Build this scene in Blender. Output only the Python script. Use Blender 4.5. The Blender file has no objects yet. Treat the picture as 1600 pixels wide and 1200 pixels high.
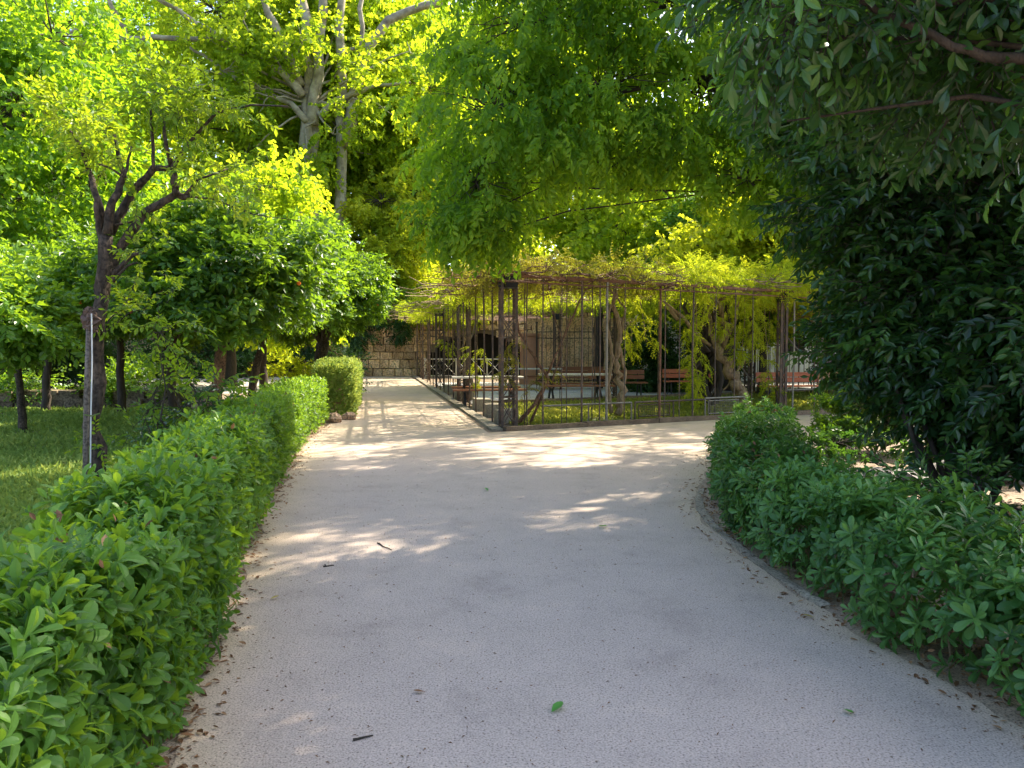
import bpy, math, random
import numpy as np
from mathutils import Vector

S = bpy.context.scene
R = math.radians
# ---------------------------------------------------------------- camera, light
CAM_H, F = 1.6, 1200.0
HORIZON = 540.0
PITCH = math.atan((600.0 - HORIZON) / F)
cd = bpy.data.cameras.new('camera')
cam = bpy.data.objects.new('camera', cd)
S.collection.objects.link(cam)
cam.location = (0, 0, CAM_H)
cam.rotation_euler = (R(90) - PITCH, 0, 0)
cd.sensor_width = 36.0
cd.lens = 27.0
cd.clip_start = 0.05
cd.clip_end = 800
S.camera = cam
SUN_AZ, SUN_EL = 52.0, 43.0          # azimuth clockwise from +Y
W = bpy.data.worlds.new('World')
S.world = W
W.use_nodes = True
nt = W.node_tree
sky = nt.nodes.new('ShaderNodeTexSky')
sky.sky_type = 'NISHITA'
sky.sun_disc = False
sky.sun_elevation = R(SUN_EL)
sky.sun_rotation = R(SUN_AZ)
sky.dust_density = 3.0
sky.air_density = 0.9
bg = nt.nodes['Background']
bg.inputs['Strength'].default_value = 0.15
nt.links.new(sky.outputs[0], bg.inputs['Color'])
ld = bpy.data.lights.new('sun', 'SUN')
ld.energy = 4.0
ld.angle = R(0.53)
ld.color = (1.0, 0.90, 0.72)
sun = bpy.data.objects.new('sun', ld)
S.collection.objects.link(sun)
sd = Vector((math.sin(R(SUN_AZ)) * math.cos(R(SUN_EL)), math.cos(R(SUN_AZ)) * math.cos(R(SUN_EL)), math.sin(R(SUN_EL))))
sun.rotation_euler = sd.to_track_quat('Z', 'Y').to_euler()
sun.location = (20, 20, 40)
S.view_settings.view_transform = 'Standard'
S.view_settings.look = 'None'
S.view_settings.exposure = 1.92
S.view_settings.gamma = 1.0
cy = S.cycles
cy.max_bounces = 10
cy.diffuse_bounces = 7
cy.transmission_bounces = 6
cy.glossy_bounces = 2
cy.sample_clamp_indirect = 6
cy.caustics_reflective = False
cy.caustics_refractive = False
cy.use_denoising = True

rng = np.random.default_rng(11)
random.seed(5)
C = S.collection


def P(px, py, Y):
    """world point seen at photo pixel px,py (1600x1200) at depth Y"""
    a = math.atan((600.0 - py) / F) - PITCH
    k = math.hypot(F, 600.0 - py)
    # ray in camera frame (x right, y up, z fwd)
    cx, cyy, cz = (px - 800.0), (600.0 - py), F
    wy = cz * math.cos(PITCH) + cyy * math.sin(PITCH)
    wz = cyy * math.cos(PITCH) - cz * math.sin(PITCH)
    t = Y / wy
    return np.array([cx * t, Y, CAM_H + wz * t])


def G(px, py, z=0.0):
    cx, cyy, cz = (px - 800.0), (600.0 - py), F
    wy = cz * math.cos(PITCH) + cyy * math.sin(PITCH)
    wz = cyy * math.cos(PITCH) - cz * math.sin(PITCH)
    t = (z - CAM_H) / wz
    return np.array([cx * t, wy * t, z])


# ---------------------------------------------------------------- mesh helpers
class MB:
    def __init__(s):
        s.V = []; s.L = []; s.Z = []; s.T = []; s.M = []; s.n = 0

    def add(s, V, L, Z, tint=0.5, mat=0):
        V = np.asarray(V, float).reshape(-1, 3)
        s.V.append(V); s.L.append(np.asarray(L, np.int64) + s.n); s.Z.append(np.asarray(Z, np.int64))
        s.T.append(np.broadcast_to(np.asarray(tint, float), (len(V),)))
        s.M.append(np.broadcast_to(np.asarray(mat, np.int64), (len(Z),)))
        s.n += len(V)
        return s

    def faces(s, V, F_, tint=0.5, mat=0):
        L = []; Z = []
        for f in F_:
            L += list(f); Z.append(len(f))
        return s.add(V, L, Z, tint, mat)

    def box(s, c, size, rz=0.0, tint=0.5, mat=0, jit=0.0, taper=1.0):
        x, y, z = [q / 2 for q in size]
        V = np.array([[-x, -y, -z], [x, -y, -z], [x, y, -z], [-x, y, -z], [-x * taper, -y * taper, z], [x * taper, -y * taper, z], [x * taper, y * taper, z], [-x * taper, y * taper, z]])
        if jit:
            V = V + rng.uniform(-jit, jit, V.shape)
        ca, sa = math.cos(rz), math.sin(rz)
        V = V @ np.array([[ca, sa, 0], [-sa, ca, 0], [0, 0, 1]]) + np.asarray(c, float)
        return s.faces(V, [(0, 3, 2, 1), (4, 5, 6, 7), (0, 1, 5, 4), (1, 2, 6, 5), (2, 3, 7, 6), (3, 0, 4, 7)], tint, mat)

    def tube(s, pts, rad, sides=6, tint=0.5, mat=0, noise=0.0, cap=True):
        pts = np.asarray(pts, float)
        n = len(pts)
        rad = np.broadcast_to(np.asarray(rad, float), (n,))
        d = np.gradient(pts, axis=0)
        d /= np.linalg.norm(d, axis=1)[:, None] + 1e-9
        ref = np.array([0.0, 0, 1]) if abs(d[0][2]) < 0.8 else np.array([1.0, 0, 0])
        V = []
        a = np.arange(sides) * 2 * math.pi / sides
        for i in range(n):
            u = np.cross(d[i], ref); u /= np.linalg.norm(u) + 1e-9
            w = np.cross(d[i], u)
            ref = np.cross(u, d[i]); 
            rr = rad[i] * (1 + (rng.uniform(-noise, noise, sides) if noise else 0))
            V.append(pts[i] + (np.cos(a) * rr)[:, None] * u + (np.sin(a) * rr)[:, None] * w)
        V = np.concatenate(V)
        i0 = np.arange(n - 1)[:, None] * sides + np.arange(sides)[None]
        i1 = np.arange(n - 1)[:, None] * sides + (np.arange(sides)[None] + 1) % sides
        q = np.stack([i0, i1, i1 + sides, i0 + sides], -1).reshape(-1)
        L = list(q); Z = [4] * ((n - 1) * sides)
        if cap:
            L += list(range(sides))[::-1] + list(range((n - 1) * sides, n * sides)); Z += [sides, sides]
        return s.add(V, L, Z, tint, mat)

    def inst(s, tpl, Rm, T, tint=None, scale=None):
        """tpl=(V,L,Z,mats,tv) ; Rm (k,3,3) columns are the axes ; T (k,3)"""
        V, L, Z, M, TV = tpl
        k = len(T)
        if k == 0:
            return s
        VV = np.einsum('kij,nj->kni', Rm, V)
        if scale is not None:
            VV = VV * np.asarray(scale)[:, None, None]
        VV = VV + T[:, None, :]
        LL = (L[None] + (np.arange(k) * len(V))[:, None]).reshape(-1)
        if tint is None:
            tint = rng.random(k)
        tt = (np.asarray(tint)[:, None] + TV[None]).reshape(-1)
        s.V.append(VV.reshape(-1, 3)); s.L.append(LL + s.n); s.Z.append(np.tile(Z, k))
        s.T.append(tt); s.M.append(np.tile(M, k)); s.n += k * len(V)
        return s

    def data(s):
        return (np.concatenate(s.V), np.concatenate(s.L), np.concatenate(s.Z), np.concatenate(s.M), np.concatenate(s.T))

    def mesh(s, name, mats, smooth=False):
        V, L, Z, M, T = s.data()
        me = bpy.data.meshes.new(name)
        me.vertices.add(len(V)); me.vertices.foreach_set('co', V.astype(np.float32).ravel())
        me.loops.add(len(L)); me.loops.foreach_set('vertex_index', L.astype(np.int32))
        me.polygons.add(len(Z))
        st = np.concatenate([[0], np.cumsum(Z)[:-1]])
        me.polygons.foreach_set('loop_start', st.astype(np.int32))
        me.polygons.foreach_set('material_index', M.astype(np.int32))
        me.polygons.foreach_set('use_smooth', np.full(len(Z), smooth))
        at = me.attributes.new('tint', 'FLOAT', 'POINT')
        at.data.foreach_set('value', T.astype(np.float32))
        for m in (mats if isinstance(mats, (list, tuple)) else [mats]):
            me.materials.append(m)
        me.update(calc_edges=True)
        return me

    def build(s, name, mats, parent=None, smooth=False, **tags):
        o = bpy.data.objects.new(name, s.mesh(name, mats, smooth))
        C.objects.link(o)
        if parent is not None:
            o.parent = parent
        for k, v in tags.items():
            o[k] = v
        return o


def empty(name, label, cat, group=None, loc=(0, 0, 0), rz=0.0):
    o = bpy.data.objects.new(name, None)
    o.empty_display_size = 0.2
    C.objects.link(o)
    o.location = loc; o.rotation_euler = (0, 0, rz)
    o['label'] = label; o['category'] = cat
    if group:
        o['group'] = group
    return o


def tag(o, label, cat, group=None, kind=None):
    if label: o['label'] = label
    if cat: o['category'] = cat
    if group: o['group'] = group
    if kind: o['kind'] = kind
    return o


def dup(o, loc, rz=0.0, sc=1.0, label=None):
    c = o.copy(); C.objects.link(c)
    c.location = loc; c.rotation_euler = (0, 0, rz); c.scale = (sc, sc, sc)
    if label: c['label'] = label
    for ch in list(o.children):
        d = ch.copy(); C.objects.link(d); d.parent = c
        for g in list(ch.children):
            e = g.copy(); C.objects.link(e); e.parent = d
    return c


# ---------------------------------------------------------------- materials
def new_mat(name):
    m = bpy.data.materials.new(name); m.use_nodes = True
    n = m.node_tree; p = n.nodes['Principled BSDF']
    return m, n, p


def ramp(n, stops):
    r = n.nodes.new('ShaderNodeValToRGB')
    el = r.color_ramp.elements
    while len(el) < len(stops):
        el.new(0.5)
    for e, (t, c) in zip(el, stops):
        e.position = t; e.color = (*c, 1)
    return r


def leaf_mat(name, dark, mid, light, trans, tmix=0.5, rough=0.4, spec=0.5):
    m, n, p = new_mat(name)
    at = n.nodes.new('ShaderNodeAttribute'); at.attribute_name = 'tint'
    r = ramp(n, [(0.0, dark), (0.55, mid), (1.0, light)])
    n.links.new(at.outputs['Fac'], r.inputs[0])
    n.links.new(r.outputs[0], p.inputs['Base Color'])
    p.inputs['Roughness'].default_value = rough
    p.inputs['Specular IOR Level'].default_value = spec
    t0 = [c * 0.7 for c in trans]; t1 = [min(1, trans[0] * 1.45), min(1, trans[1] * 1.12), trans[2]]
    r2 = ramp(n, [(0.0, t0), (1.0, t1)])
    n.links.new(at.outputs['Fac'], r2.inputs[0])
    tb = n.nodes.new('ShaderNodeBsdfTranslucent')
    n.links.new(r2.outputs[0], tb.inputs['Color'])
    mx = n.nodes.new('ShaderNodeMixShader'); mx.inputs[0].default_value = tmix
    n.links.new(p.outputs[0], mx.inputs[1]); n.links.new(tb.outputs[0], mx.inputs[2])
    n.links.new(mx.outputs[0], n.nodes['Material Output'].inputs[0])
    return m


def noisy(name, c1, c2, scale=5.0, rough=0.85, bump=0.0, detail=6, c3=None, fine=None, spec=0.3, metallic=0.0, vscale=None, tint=False, bscale=None):
    m, n, p = new_mat(name)
    tc = n.nodes.new('ShaderNodeTexCoord')
    src = tc.outputs['Object']
    if vscale:
        mp = n.nodes.new('ShaderNodeMapping'); mp.inputs['Scale'].default_value = vscale
        n.links.new(src, mp.inputs[0]); src = mp.outputs[0]
    no = n.nodes.new('ShaderNodeTexNoise'); no.inputs['Scale'].default_value = scale; no.inputs['Detail'].default_value = detail
    no.inputs['Roughness'].default_value = 0.65
    n.links.new(src, no.inputs['Vector'])
    st = [(0.3, c1), (0.7, c2)] if c3 is None else [(0.28, c1), (0.5, c2), (0.72, c3)]
    r = ramp(n, st)
    n.links.new(no.outputs['Fac'], r.inputs[0])
    col = r.outputs[0]
    if fine:
        n2 = n.nodes.new('ShaderNodeTexNoise'); n2.inputs['Scale'].default_value = fine; n2.inputs['Detail'].default_value = 2
        n.links.new(tc.outputs['Object'], n2.inputs['Vector'])
        r2 = ramp(n, [(0.36, (0.45, 0.45, 0.45)), (0.5, (1, 1, 1)), (0.68, (1.25, 1.25, 1.25))])
        n.links.new(n2.outputs['Fac'], r2.inputs[0])
        mx = n.nodes.new('ShaderNodeMix'); mx.data_type = 'RGBA'; mx.blend_type = 'MULTIPLY'; mx.inputs[0].default_value = 1
        n.links.new(col, mx.inputs[6]); n.links.new(r2.outputs[0], mx.inputs[7]); col = mx.outputs[2]
    if tint:
        at = n.nodes.new('ShaderNodeAttribute'); at.attribute_name = 'tint'
        r3 = ramp(n, [(0, (0.55, 0.5, 0.45)), (0.5, (0.95, 0.9, 0.85)), (1, (1.3, 1.2, 1.05))])
        n.links.new(at.outputs['Fac'], r3.inputs[0])
        mx = n.nodes.new('ShaderNodeMix'); mx.data_type = 'RGBA'; mx.blend_type = 'MULTIPLY'; mx.inputs[0].default_value = 1
        n.links.new(col, mx.inputs[6]); n.links.new(r3.outputs[0], mx.inputs[7]); col = mx.outputs[2]
    n.links.new(col, p.inputs['Base Color'])
    p.inputs['Roughness'].default_value = rough
    p.inputs['Metallic'].default_value = metallic
    p.inputs['Specular IOR Level'].default_value = spec
    if bump:
        b = n.nodes.new('ShaderNodeBump'); b.inputs['Strength'].default_value = bump; b.inputs['Distance'].default_value = 0.02
        nb = n.nodes.new('ShaderNodeTexNoise'); nb.inputs['Scale'].default_value = bscale or scale * 3; nb.inputs['Detail'].default_value = 5
        n.links.new(src, nb.inputs['Vector'])
        n.links.new(nb.outputs['Fac'], b.inputs['Height']); n.links.new(b.outputs[0], p.inputs['Normal'])
    return m


M = {}
M['soil'] = noisy('soil', (0.13, 0.09, 0.06), (0.26, 0.19, 0.13), 3, bump=0.6, c3=(0.34, 0.26, 0.18), fine=60)
M['sand'] = noisy('sandy_verge', (0.30, 0.22, 0.15), (0.45, 0.35, 0.25), 4, bump=0.5, fine=120)
M['lawn_soil'] = noisy('lawn_soil', (0.22, 0.18, 0.09), (0.16, 0.22, 0.07), 2, bump=0.5, fine=50)
M['gravel'] = noisy('gravel_walk', (0.42, 0.38, 0.33), (0.55, 0.50, 0.44), 1.5, fine=80, bump=0.3)
M['patio'] = noisy('patio_paving', (0.42, 0.40, 0.38), (0.58, 0.56, 0.53), 1.2, fine=40, bump=0.2)
M['kerb'] = noisy('kerb_concrete', (0.22, 0.18, 0.13), (0.42, 0.36, 0.27), 3, fine=60, bump=0.5)
M['kerb_brown'] = noisy('kerb_brown', (0.13, 0.09, 0.06), (0.27, 0.19, 0.12), 3, fine=60, bump=0.5)
M['stone'] = noisy('wall_stone', (0.46, 0.29, 0.15), (0.62, 0.46, 0.29), 1.6, fine=14, bump=0.8, tint=True, c3=(0.70, 0.58, 0.41), bscale=8)  # albedo raised and warmed, putting bounced light into the stone colour
M['mortar'] = noisy('wall_mortar', (0.10, 0.08, 0.055), (0.18, 0.14, 0.10), 3, bump=0.5)
M['rubble'] = noisy('rubble_stone', (0.09, 0.075, 0.055), (0.20, 0.165, 0.12), 2.5, fine=20, bump=0.8, tint=True)  # darkened so the low wall carries its shade in the colour
M['rock'] = noisy('grey_rock', (0.22, 0.22, 0.22), (0.42, 0.42, 0.42), 5, fine=30, bump=0.9, tint=True)
M['rock_warm'] = noisy('warm_rock', (0.30, 0.20, 0.14), (0.5, 0.38, 0.28), 5, fine=30, bump=0.9, tint=True)
M['dark'] = noisy('grotto_darkness', (0.012, 0.011, 0.01), (0.02, 0.018, 0.015), 3)  # near-black colour paints the darkness inside the arch
M['white_wall'] = noisy('white_render', (0.62, 0.63, 0.66), (0.74, 0.75, 0.78), 1.5, rough=0.9)
M['terracotta'] = noisy('terracotta_render', (0.42, 0.20, 0.11), (0.58, 0.30, 0.17), 2, rough=0.9)
M['metal'] = noisy('weathered_iron', (0.03, 0.024, 0.02), (0.085, 0.055, 0.038), 9, rough=0.6, c3=(0.2, 0.11, 0.06), spec=0.5)
M['rust'] = noisy('rusty_iron', (0.08, 0.04, 0.025), (0.18, 0.085, 0.05), 6, rough=0.7, c3=(0.28, 0.16, 0.09))
M['galv'] = noisy('galvanised_tube', (0.13, 0.115, 0.09), (0.26, 0.24, 0.20), 6, rough=0.45, metallic=0.3)
M['black_iron'] = noisy('black_iron', (0.012, 0.012, 0.012), (0.03, 0.028, 0.026), 8, rough=0.5)
M['bark_orange'] = noisy('citrus_bark', (0.022, 0.018, 0.015), (0.06, 0.045, 0.034), 6, bump=1.0, vscale=(3, 3, 0.7), c3=(0.15, 0.105, 0.075), fine=30, bscale=14)
M['bark_red'] = noisy('reddish_bark', (0.10, 0.05, 0.03), (0.24, 0.13, 0.075), 6, bump=1.0, vscale=(3, 3, 0.7), fine=30, bscale=14)
M['bark_plane'] = noisy('plane_bark', (0.12, 0.10, 0.07), (0.27, 0.24, 0.17), 2.2, bump=0.3, c3=(0.42, 0.39, 0.30))
M['bark_dark'] = noisy('dark_bark', (0.03, 0.025, 0.02), (0.08, 0.06, 0.045), 6, bump=1.0, vscale=(3, 3, 0.7))
M['bark_vine'] = noisy('vine_bark', (0.12, 0.08, 0.045), (0.30, 0.21, 0.12), 7, bump=1.0, vscale=(3, 3, 0.6), c3=(0.42, 0.31, 0.19))
M['stem_green'] = noisy('green_stem', (0.08, 0.12, 0.03), (0.16, 0.2, 0.06), 8)
M['stake'] = noisy('stake_wood', (0.10, 0.08, 0.065), (0.24, 0.20, 0.16), 6, vscale=(6, 6, 0.5), bump=0.5, fine=40)
M['cord'] = noisy('white_cord', (0.6, 0.6, 0.58), (0.75, 0.75, 0.72), 9)
M['burlap'] = noisy('old_wrapping', (0.06, 0.04, 0.03), (0.20, 0.13, 0.10), 12, bump=1.0)
M['bench_red'] = noisy('bench_red_wood', (0.42, 0.10, 0.035), (0.62, 0.19, 0.07), 3, vscale=(1, 6, 6), rough=0.45, spec=0.5)
M['bench_brown'] = noisy('bench_brown_wood', (0.20, 0.07, 0.03), (0.33, 0.13, 0.06), 3, vscale=(1, 6, 6), rough=0.4, spec=0.5)
M['bench_tan'] = noisy('bench_tan_wood', (0.45, 0.24, 0.10), (0.62, 0.38, 0.18), 3, vscale=(1, 6, 6), rough=0.5)
M['table_top'] = noisy('pale_table_top', (0.5, 0.45, 0.40), (0.66, 0.62, 0.57), 3, rough=0.5)
M['rail_wood'] = noisy('rail_wood', (0.10, 0.09, 0.08), (0.2, 0.18, 0.15), 4)
M['pale_rail'] = noisy('pale_rail', (0.36, 0.36, 0.33), (0.52, 0.52, 0.48), 4)
M['dead_leaf'] = leaf_mat('dead_leaf', (0.10, 0.055, 0.03), (0.26, 0.14, 0.07), (0.42, 0.27, 0.14), (0.3, 0.16, 0.06), 0.25, 0.7, 0.2)
M['orange_fruit'] = noisy('orange_peel', (0.75, 0.16, 0.02), (0.85, 0.24, 0.03), 8, rough=0.4, bump=0.2)
M['lemon'] = noisy('yellow_green_peel', (0.55, 0.68, 0.06), (0.62, 0.75, 0.1), 8, rough=0.4)
M['bird'] = noisy('pale_paper', (0.6, 0.6, 0.6), (0.7, 0.7, 0.7), 5)

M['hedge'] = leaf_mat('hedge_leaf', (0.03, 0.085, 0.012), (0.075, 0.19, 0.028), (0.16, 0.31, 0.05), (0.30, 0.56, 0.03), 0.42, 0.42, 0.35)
M['pitto'] = leaf_mat('pittosporum_leaf', (0.02, 0.07, 0.018), (0.05, 0.15, 0.035), (0.12, 0.27, 0.06), (0.18, 0.42, 0.04), 0.33, 0.36, 0.45)
M['laurel'] = leaf_mat('laurel_leaf', (0.012, 0.038, 0.014), (0.028, 0.082, 0.026), (0.09, 0.20, 0.04), (0.14, 0.36, 0.03), 0.33, 0.27, 0.5)
M['orange'] = leaf_mat('citrus_leaf', (0.015, 0.05, 0.010), (0.038, 0.115, 0.018), (0.12, 0.25, 0.035), (0.28, 0.54, 0.02), 0.42, 0.36, 0.45)
M['yorange'] = leaf_mat('young_citrus_leaf', (0.04, 0.11, 0.015), (0.10, 0.21, 0.02), (0.26, 0.32, 0.04), (0.38, 0.60, 0.02), 0.48, 0.42, 0.3)
M['plane'] = leaf_mat('plane_leaf', (0.05, 0.11, 0.012), (0.13, 0.22, 0.025), (0.26, 0.34, 0.04), (0.53, 0.78, 0.025), 0.6, 0.6, 0.15)
M['locust'] = leaf_mat('drooping_leaf', (0.02, 0.065, 0.010), (0.06, 0.16, 0.02), (0.17, 0.30, 0.035), (0.40, 0.72, 0.02), 0.52, 0.5, 0.25)
M['wist'] = leaf_mat('wisteria_leaf', (0.08, 0.15, 0.015), (0.18, 0.27, 0.025), (0.36, 0.41, 0.045), (0.60, 0.78, 0.03), 0.58, 0.6, 0.15)
M['wist_brown'] = leaf_mat('reddish_vine_leaf', (0.10, 0.05, 0.02), (0.14, 0.13, 0.02), (0.24, 0.26, 0.03), (0.36, 0.40, 0.03), 0.45, 0.55, 0.3)
M['ivy'] = leaf_mat('ivy_leaf', (0.015, 0.045, 0.012), (0.03, 0.085, 0.02), (0.07, 0.15, 0.03), (0.12, 0.3, 0.03), 0.3, 0.4, 0.4)
M['conifer'] = leaf_mat('conifer_leaf', (0.02, 0.05, 0.015), (0.04, 0.085, 0.025), (0.07, 0.13, 0.035), (0.1, 0.22, 0.03), 0.25, 0.6, 0.2)
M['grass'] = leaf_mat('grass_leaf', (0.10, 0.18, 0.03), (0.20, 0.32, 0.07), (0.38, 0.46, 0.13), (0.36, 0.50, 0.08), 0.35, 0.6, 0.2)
M['grass_dry'] = leaf_mat('dry_grass', (0.10, 0.14, 0.03), (0.20, 0.26, 0.05), (0.36, 0.38, 0.10), (0.5, 0.58, 0.08), 0.4, 0.6, 0.2)


def path_material():
    m, n, p = new_mat('path_concrete')
    tc = n.nodes.new('ShaderNodeTexCoord')
    L = n.links.new
    # broad wear between grey concrete and warm dust
    big = n.nodes.new('ShaderNodeTexNoise'); big.inputs['Scale'].default_value = 0.45; big.inputs['Detail'].default_value = 5
    L(tc.outputs['Object'], big.inputs['Vector'])
    sep = n.nodes.new('ShaderNodeSeparateXYZ'); L(tc.outputs['Object'], sep.inputs[0])
    mr = n.nodes.new('ShaderNodeMapRange'); mr.inputs[1].default_value = 5; mr.inputs[2].default_value = 15; mr.inputs[3].default_value = 0.0; mr.inputs[4].default_value = 0.85
    L(sep.outputs['Y'], mr.inputs[0])
    at = n.nodes.new('ShaderNodeAttribute'); at.attribute_name = 'tint'
    a1 = n.nodes.new('ShaderNodeMath'); a1.operation = 'MAXIMUM'; L(mr.outputs[0], a1.inputs[0]); L(at.outputs['Fac'], a1.inputs[1])
    n1 = n.nodes.new('ShaderNodeMath'); n1.operation = 'MULTIPLY_ADD'; L(big.outputs['Fac'], n1.inputs[0]); n1.inputs[1].default_value = 0.9; n1.inputs[2].default_value = -0.45
    a2 = n.nodes.new('ShaderNodeMath'); a2.operation = 'ADD'; a2.use_clamp = True; L(a1.outputs[0], a2.inputs[0]); L(n1.outputs[0], a2.inputs[1])
    r = ramp(n, [(0.0, (0.50, 0.41, 0.35)), (0.45, (0.51, 0.41, 0.335)), (1.0, (0.55, 0.43, 0.30))])
    L(a2.outputs[0], r.inputs[0])
    # medium mottling
    med = n.nodes.new('ShaderNodeTexNoise'); med.inputs['Scale'].default_value = 1.7; med.inputs['Detail'].default_value = 8; med.inputs['Roughness'].default_value = 0.7
    L(tc.outputs['Object'], med.inputs['Vector'])
    r2 = ramp(n, [(0.3, (0.78, 0.775, 0.78)), (0.46, (0.95, 0.95, 0.95)), (0.58, (1, 1, 1)), (0.74, (1.16, 1.13, 1.08))]); L(med.outputs['Fac'], r2.inputs[0])
    m1 = n.nodes.new('ShaderNodeMix'); m1.data_type = 'RGBA'; m1.blend_type = 'MULTIPLY'; m1.inputs[0].default_value = 1
    L(r.outputs[0], m1.inputs[6]); L(r2.outputs[0], m1.inputs[7])
    # speckle of aggregate
    fi = n.nodes.new('ShaderNodeTexNoise'); fi.inputs['Scale'].default_value = 110; fi.inputs['Detail'].default_value = 2
    L(tc.outputs['Object'], fi.inputs['Vector'])
    r3 = ramp(n, [(0.30, (0.35, 0.34, 0.34)), (0.40, (0.86, 0.86, 0.86)), (0.52, (1, 1, 1)), (0.68, (1.22, 1.2, 1.18))]); L(fi.outputs['Fac'], r3.inputs[0])
    m2 = n.nodes.new('ShaderNodeMix'); m2.data_type = 'RGBA'; m2.blend_type = 'MULTIPLY'; m2.inputs[0].default_value = 1
    L(m1.outputs[2], m2.inputs[6]); L(r3.outputs[0], m2.inputs[7])
    # sparse dark grit
    vo = n.nodes.new('ShaderNodeTexVoronoi'); vo.inputs['Scale'].default_value = 26
    L(tc.outputs['Object'], vo.inputs['Vector'])
    r4 = ramp(n, [(0.0, (0.35, 0.33, 0.3)), (0.07, (0.5, 0.48, 0.45)), (0.12, (1, 1, 1))]); L(vo.outputs['Distance'], r4.inputs[0])
    m3 = n.nodes.new('ShaderNodeMix'); m3.data_type = 'RGBA'; m3.blend_type = 'MULTIPLY'; m3.inputs[0].default_value = 0.7
    L(m2.outputs[2], m3.inputs[6]); L(r4.outputs[0], m3.inputs[7])
    L(m3.outputs[2], p.inputs['Base Color'])
    p.inputs['Roughness'].default_value = 0.85; p.inputs['Specular IOR Level'].default_value = 0.25
    b = n.nodes.new('ShaderNodeBump'); b.inputs['Strength'].default_value = 0.35; b.inputs['Distance'].default_value = 0.006
    L(fi.outputs['Fac'], b.inputs['Height'])
    b2 = n.nodes.new('ShaderNodeBump'); b2.inputs['Strength'].default_value = 0.5; b2.inputs['Distance'].default_value = 0.03
    L(med.outputs['Fac'], b2.inputs['Height']); L(b.outputs[0], b2.inputs['Normal']); L(b2.outputs[0], p.inputs['Normal'])
    return m


M['path'] = path_material()


# ---------------------------------------------------------------- leaves
def frames(d, up):
    d = d / (np.linalg.norm(d, axis=1)[:, None] + 1e-9)
    x = np.cross(d, up); x /= np.linalg.norm(x, axis=1)[:, None] + 1e-9
    n = np.cross(x, d)
    return np.stack([x, d, n], axis=2)     # columns: x, y(length), z(normal)


def leaf_tpl(kind='kite', w=0.45, curl=0.12, fold=0.1):
    if kind == 'kite':
        V = np.array([[0, 0, 0], [w / 2, .42, fold], [0, 1, -curl], [-w / 2, .42, fold]])
        L = [0, 1, 2, 0, 2, 3]; Z = [3, 3]
    elif kind == 'mid':
        V = np.array([[0, 0, 0], [w * .38, .28, fold * .8], [w * .5, .6, fold * .6 - curl * .4], [0, 1, -curl], [-w * .5, .6, fold * .6 - curl * .4], [-w * .38, .28, fold * .8]])
        L = [0, 1, 2, 3, 0, 3, 4, 5]; Z = [4, 4]
    else:  # full: obovate or elliptic
        prof = {'full': [(0, .05), (.25, .62), (.5, 1.0), (.75, .82), (.92, .40)], 'obov': [(0, .10), (.3, .45), (.58, .85), (.8, 1.0), (.95, .62)]}[kind]
        V = []; 
        for t, q in prof:
            zc = -curl * t * t
            V += [[-w / 2 * q, t, zc + fold * q * .8], [0, t, zc], [w / 2 * q, t, zc + fold * q * .8]]
        V.append([0, 1.0, -curl * 1.05]); V = np.array(V)
        L = []; Z = []
        for i in range(len(prof) - 1):
            a = i * 3; L += [a, a + 1, a + 4, a + 3, a + 1, a + 2, a + 5, a + 4]; Z += [4, 4]
        a = (len(prof) - 1) * 3; e = len(V) - 1
        L += [a, a + 1, e, a + 1, a + 2, e]; Z += [3, 3]
    return (V, np.array(L), np.array(Z), np.zeros(len(Z), int), np.zeros(len(V)))


def lift(b):
    V, L, Z, Mi, T = b.data()
    return (V, L, Z, Mi, T)


def rosette(leaf, n, ln, rs, tilt=(35, 80), stem=0.05, smooth_up=True):
    b = MB()
    az = np.arange(n) * 2.4 + rs.uniform(-.3, .3, n)
    ti = np.radians(np.linspace(tilt[1], tilt[0], n) + rs.uniform(-8, 8, n))
    d = np.stack([np.cos(az) * np.sin(ti), np.cos(ti), np.sin(az) * np.sin(ti)], 1)
    up = np.stack([-np.cos(az) * np.cos(ti), np.sin(ti), -np.sin(az) * np.cos(ti)], 1) + rs.normal(0, .15, (n, 3))
    T = np.stack([np.zeros(n), np.linspace(-stem, 0, n), np.zeros(n)], 1)
    sc = ln * np.linspace(1.1, .7, n) * rs.uniform(.8, 1.15, n)
    b.inst(leaf, frames(d, up), T, tint=rs.uniform(-.14, .14, n) + np.linspace(-.08, .14, n), scale=sc)
    return lift(b)


def twig(leaf, n, L_, ln, rs, ang=55, flat=.25, droop=0.0, stem_r=0.0, tip=True):
    b = MB()
    t = np.linspace(.12, 1, n)
    side = np.where(np.arange(n) % 2 == 0, 1, -1)
    a = np.radians(ang) * (1 - .75 * (t > .97)) + rs.uniform(-.25, .25, n)
    d = np.stack([side * np.sin(a), np.cos(a), rs.normal(0, flat, n) - droop], 1)
    up = np.stack([rs.normal(0, flat, n), rs.normal(0, flat, n), np.ones(n)], 1)
    z = -droop * .5 * t * t * L_
    T = np.stack([rs.normal(0, .01, n) * L_, t * L_, z], 1)
    b.inst(leaf, frames(d, up), T, tint=rs.uniform(-.15, .15, n), scale=ln * rs.uniform(.7, 1.15, n))
    if stem_r:
        tt = np.linspace(0, 1, 4)
        b.tube(np.stack([tt * 0, tt * L_, -droop * .5 * tt * tt * L_], 1), stem_r * (1.2 - tt * .8), 3, mat=1, cap=False)
    return lift(b)


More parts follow.
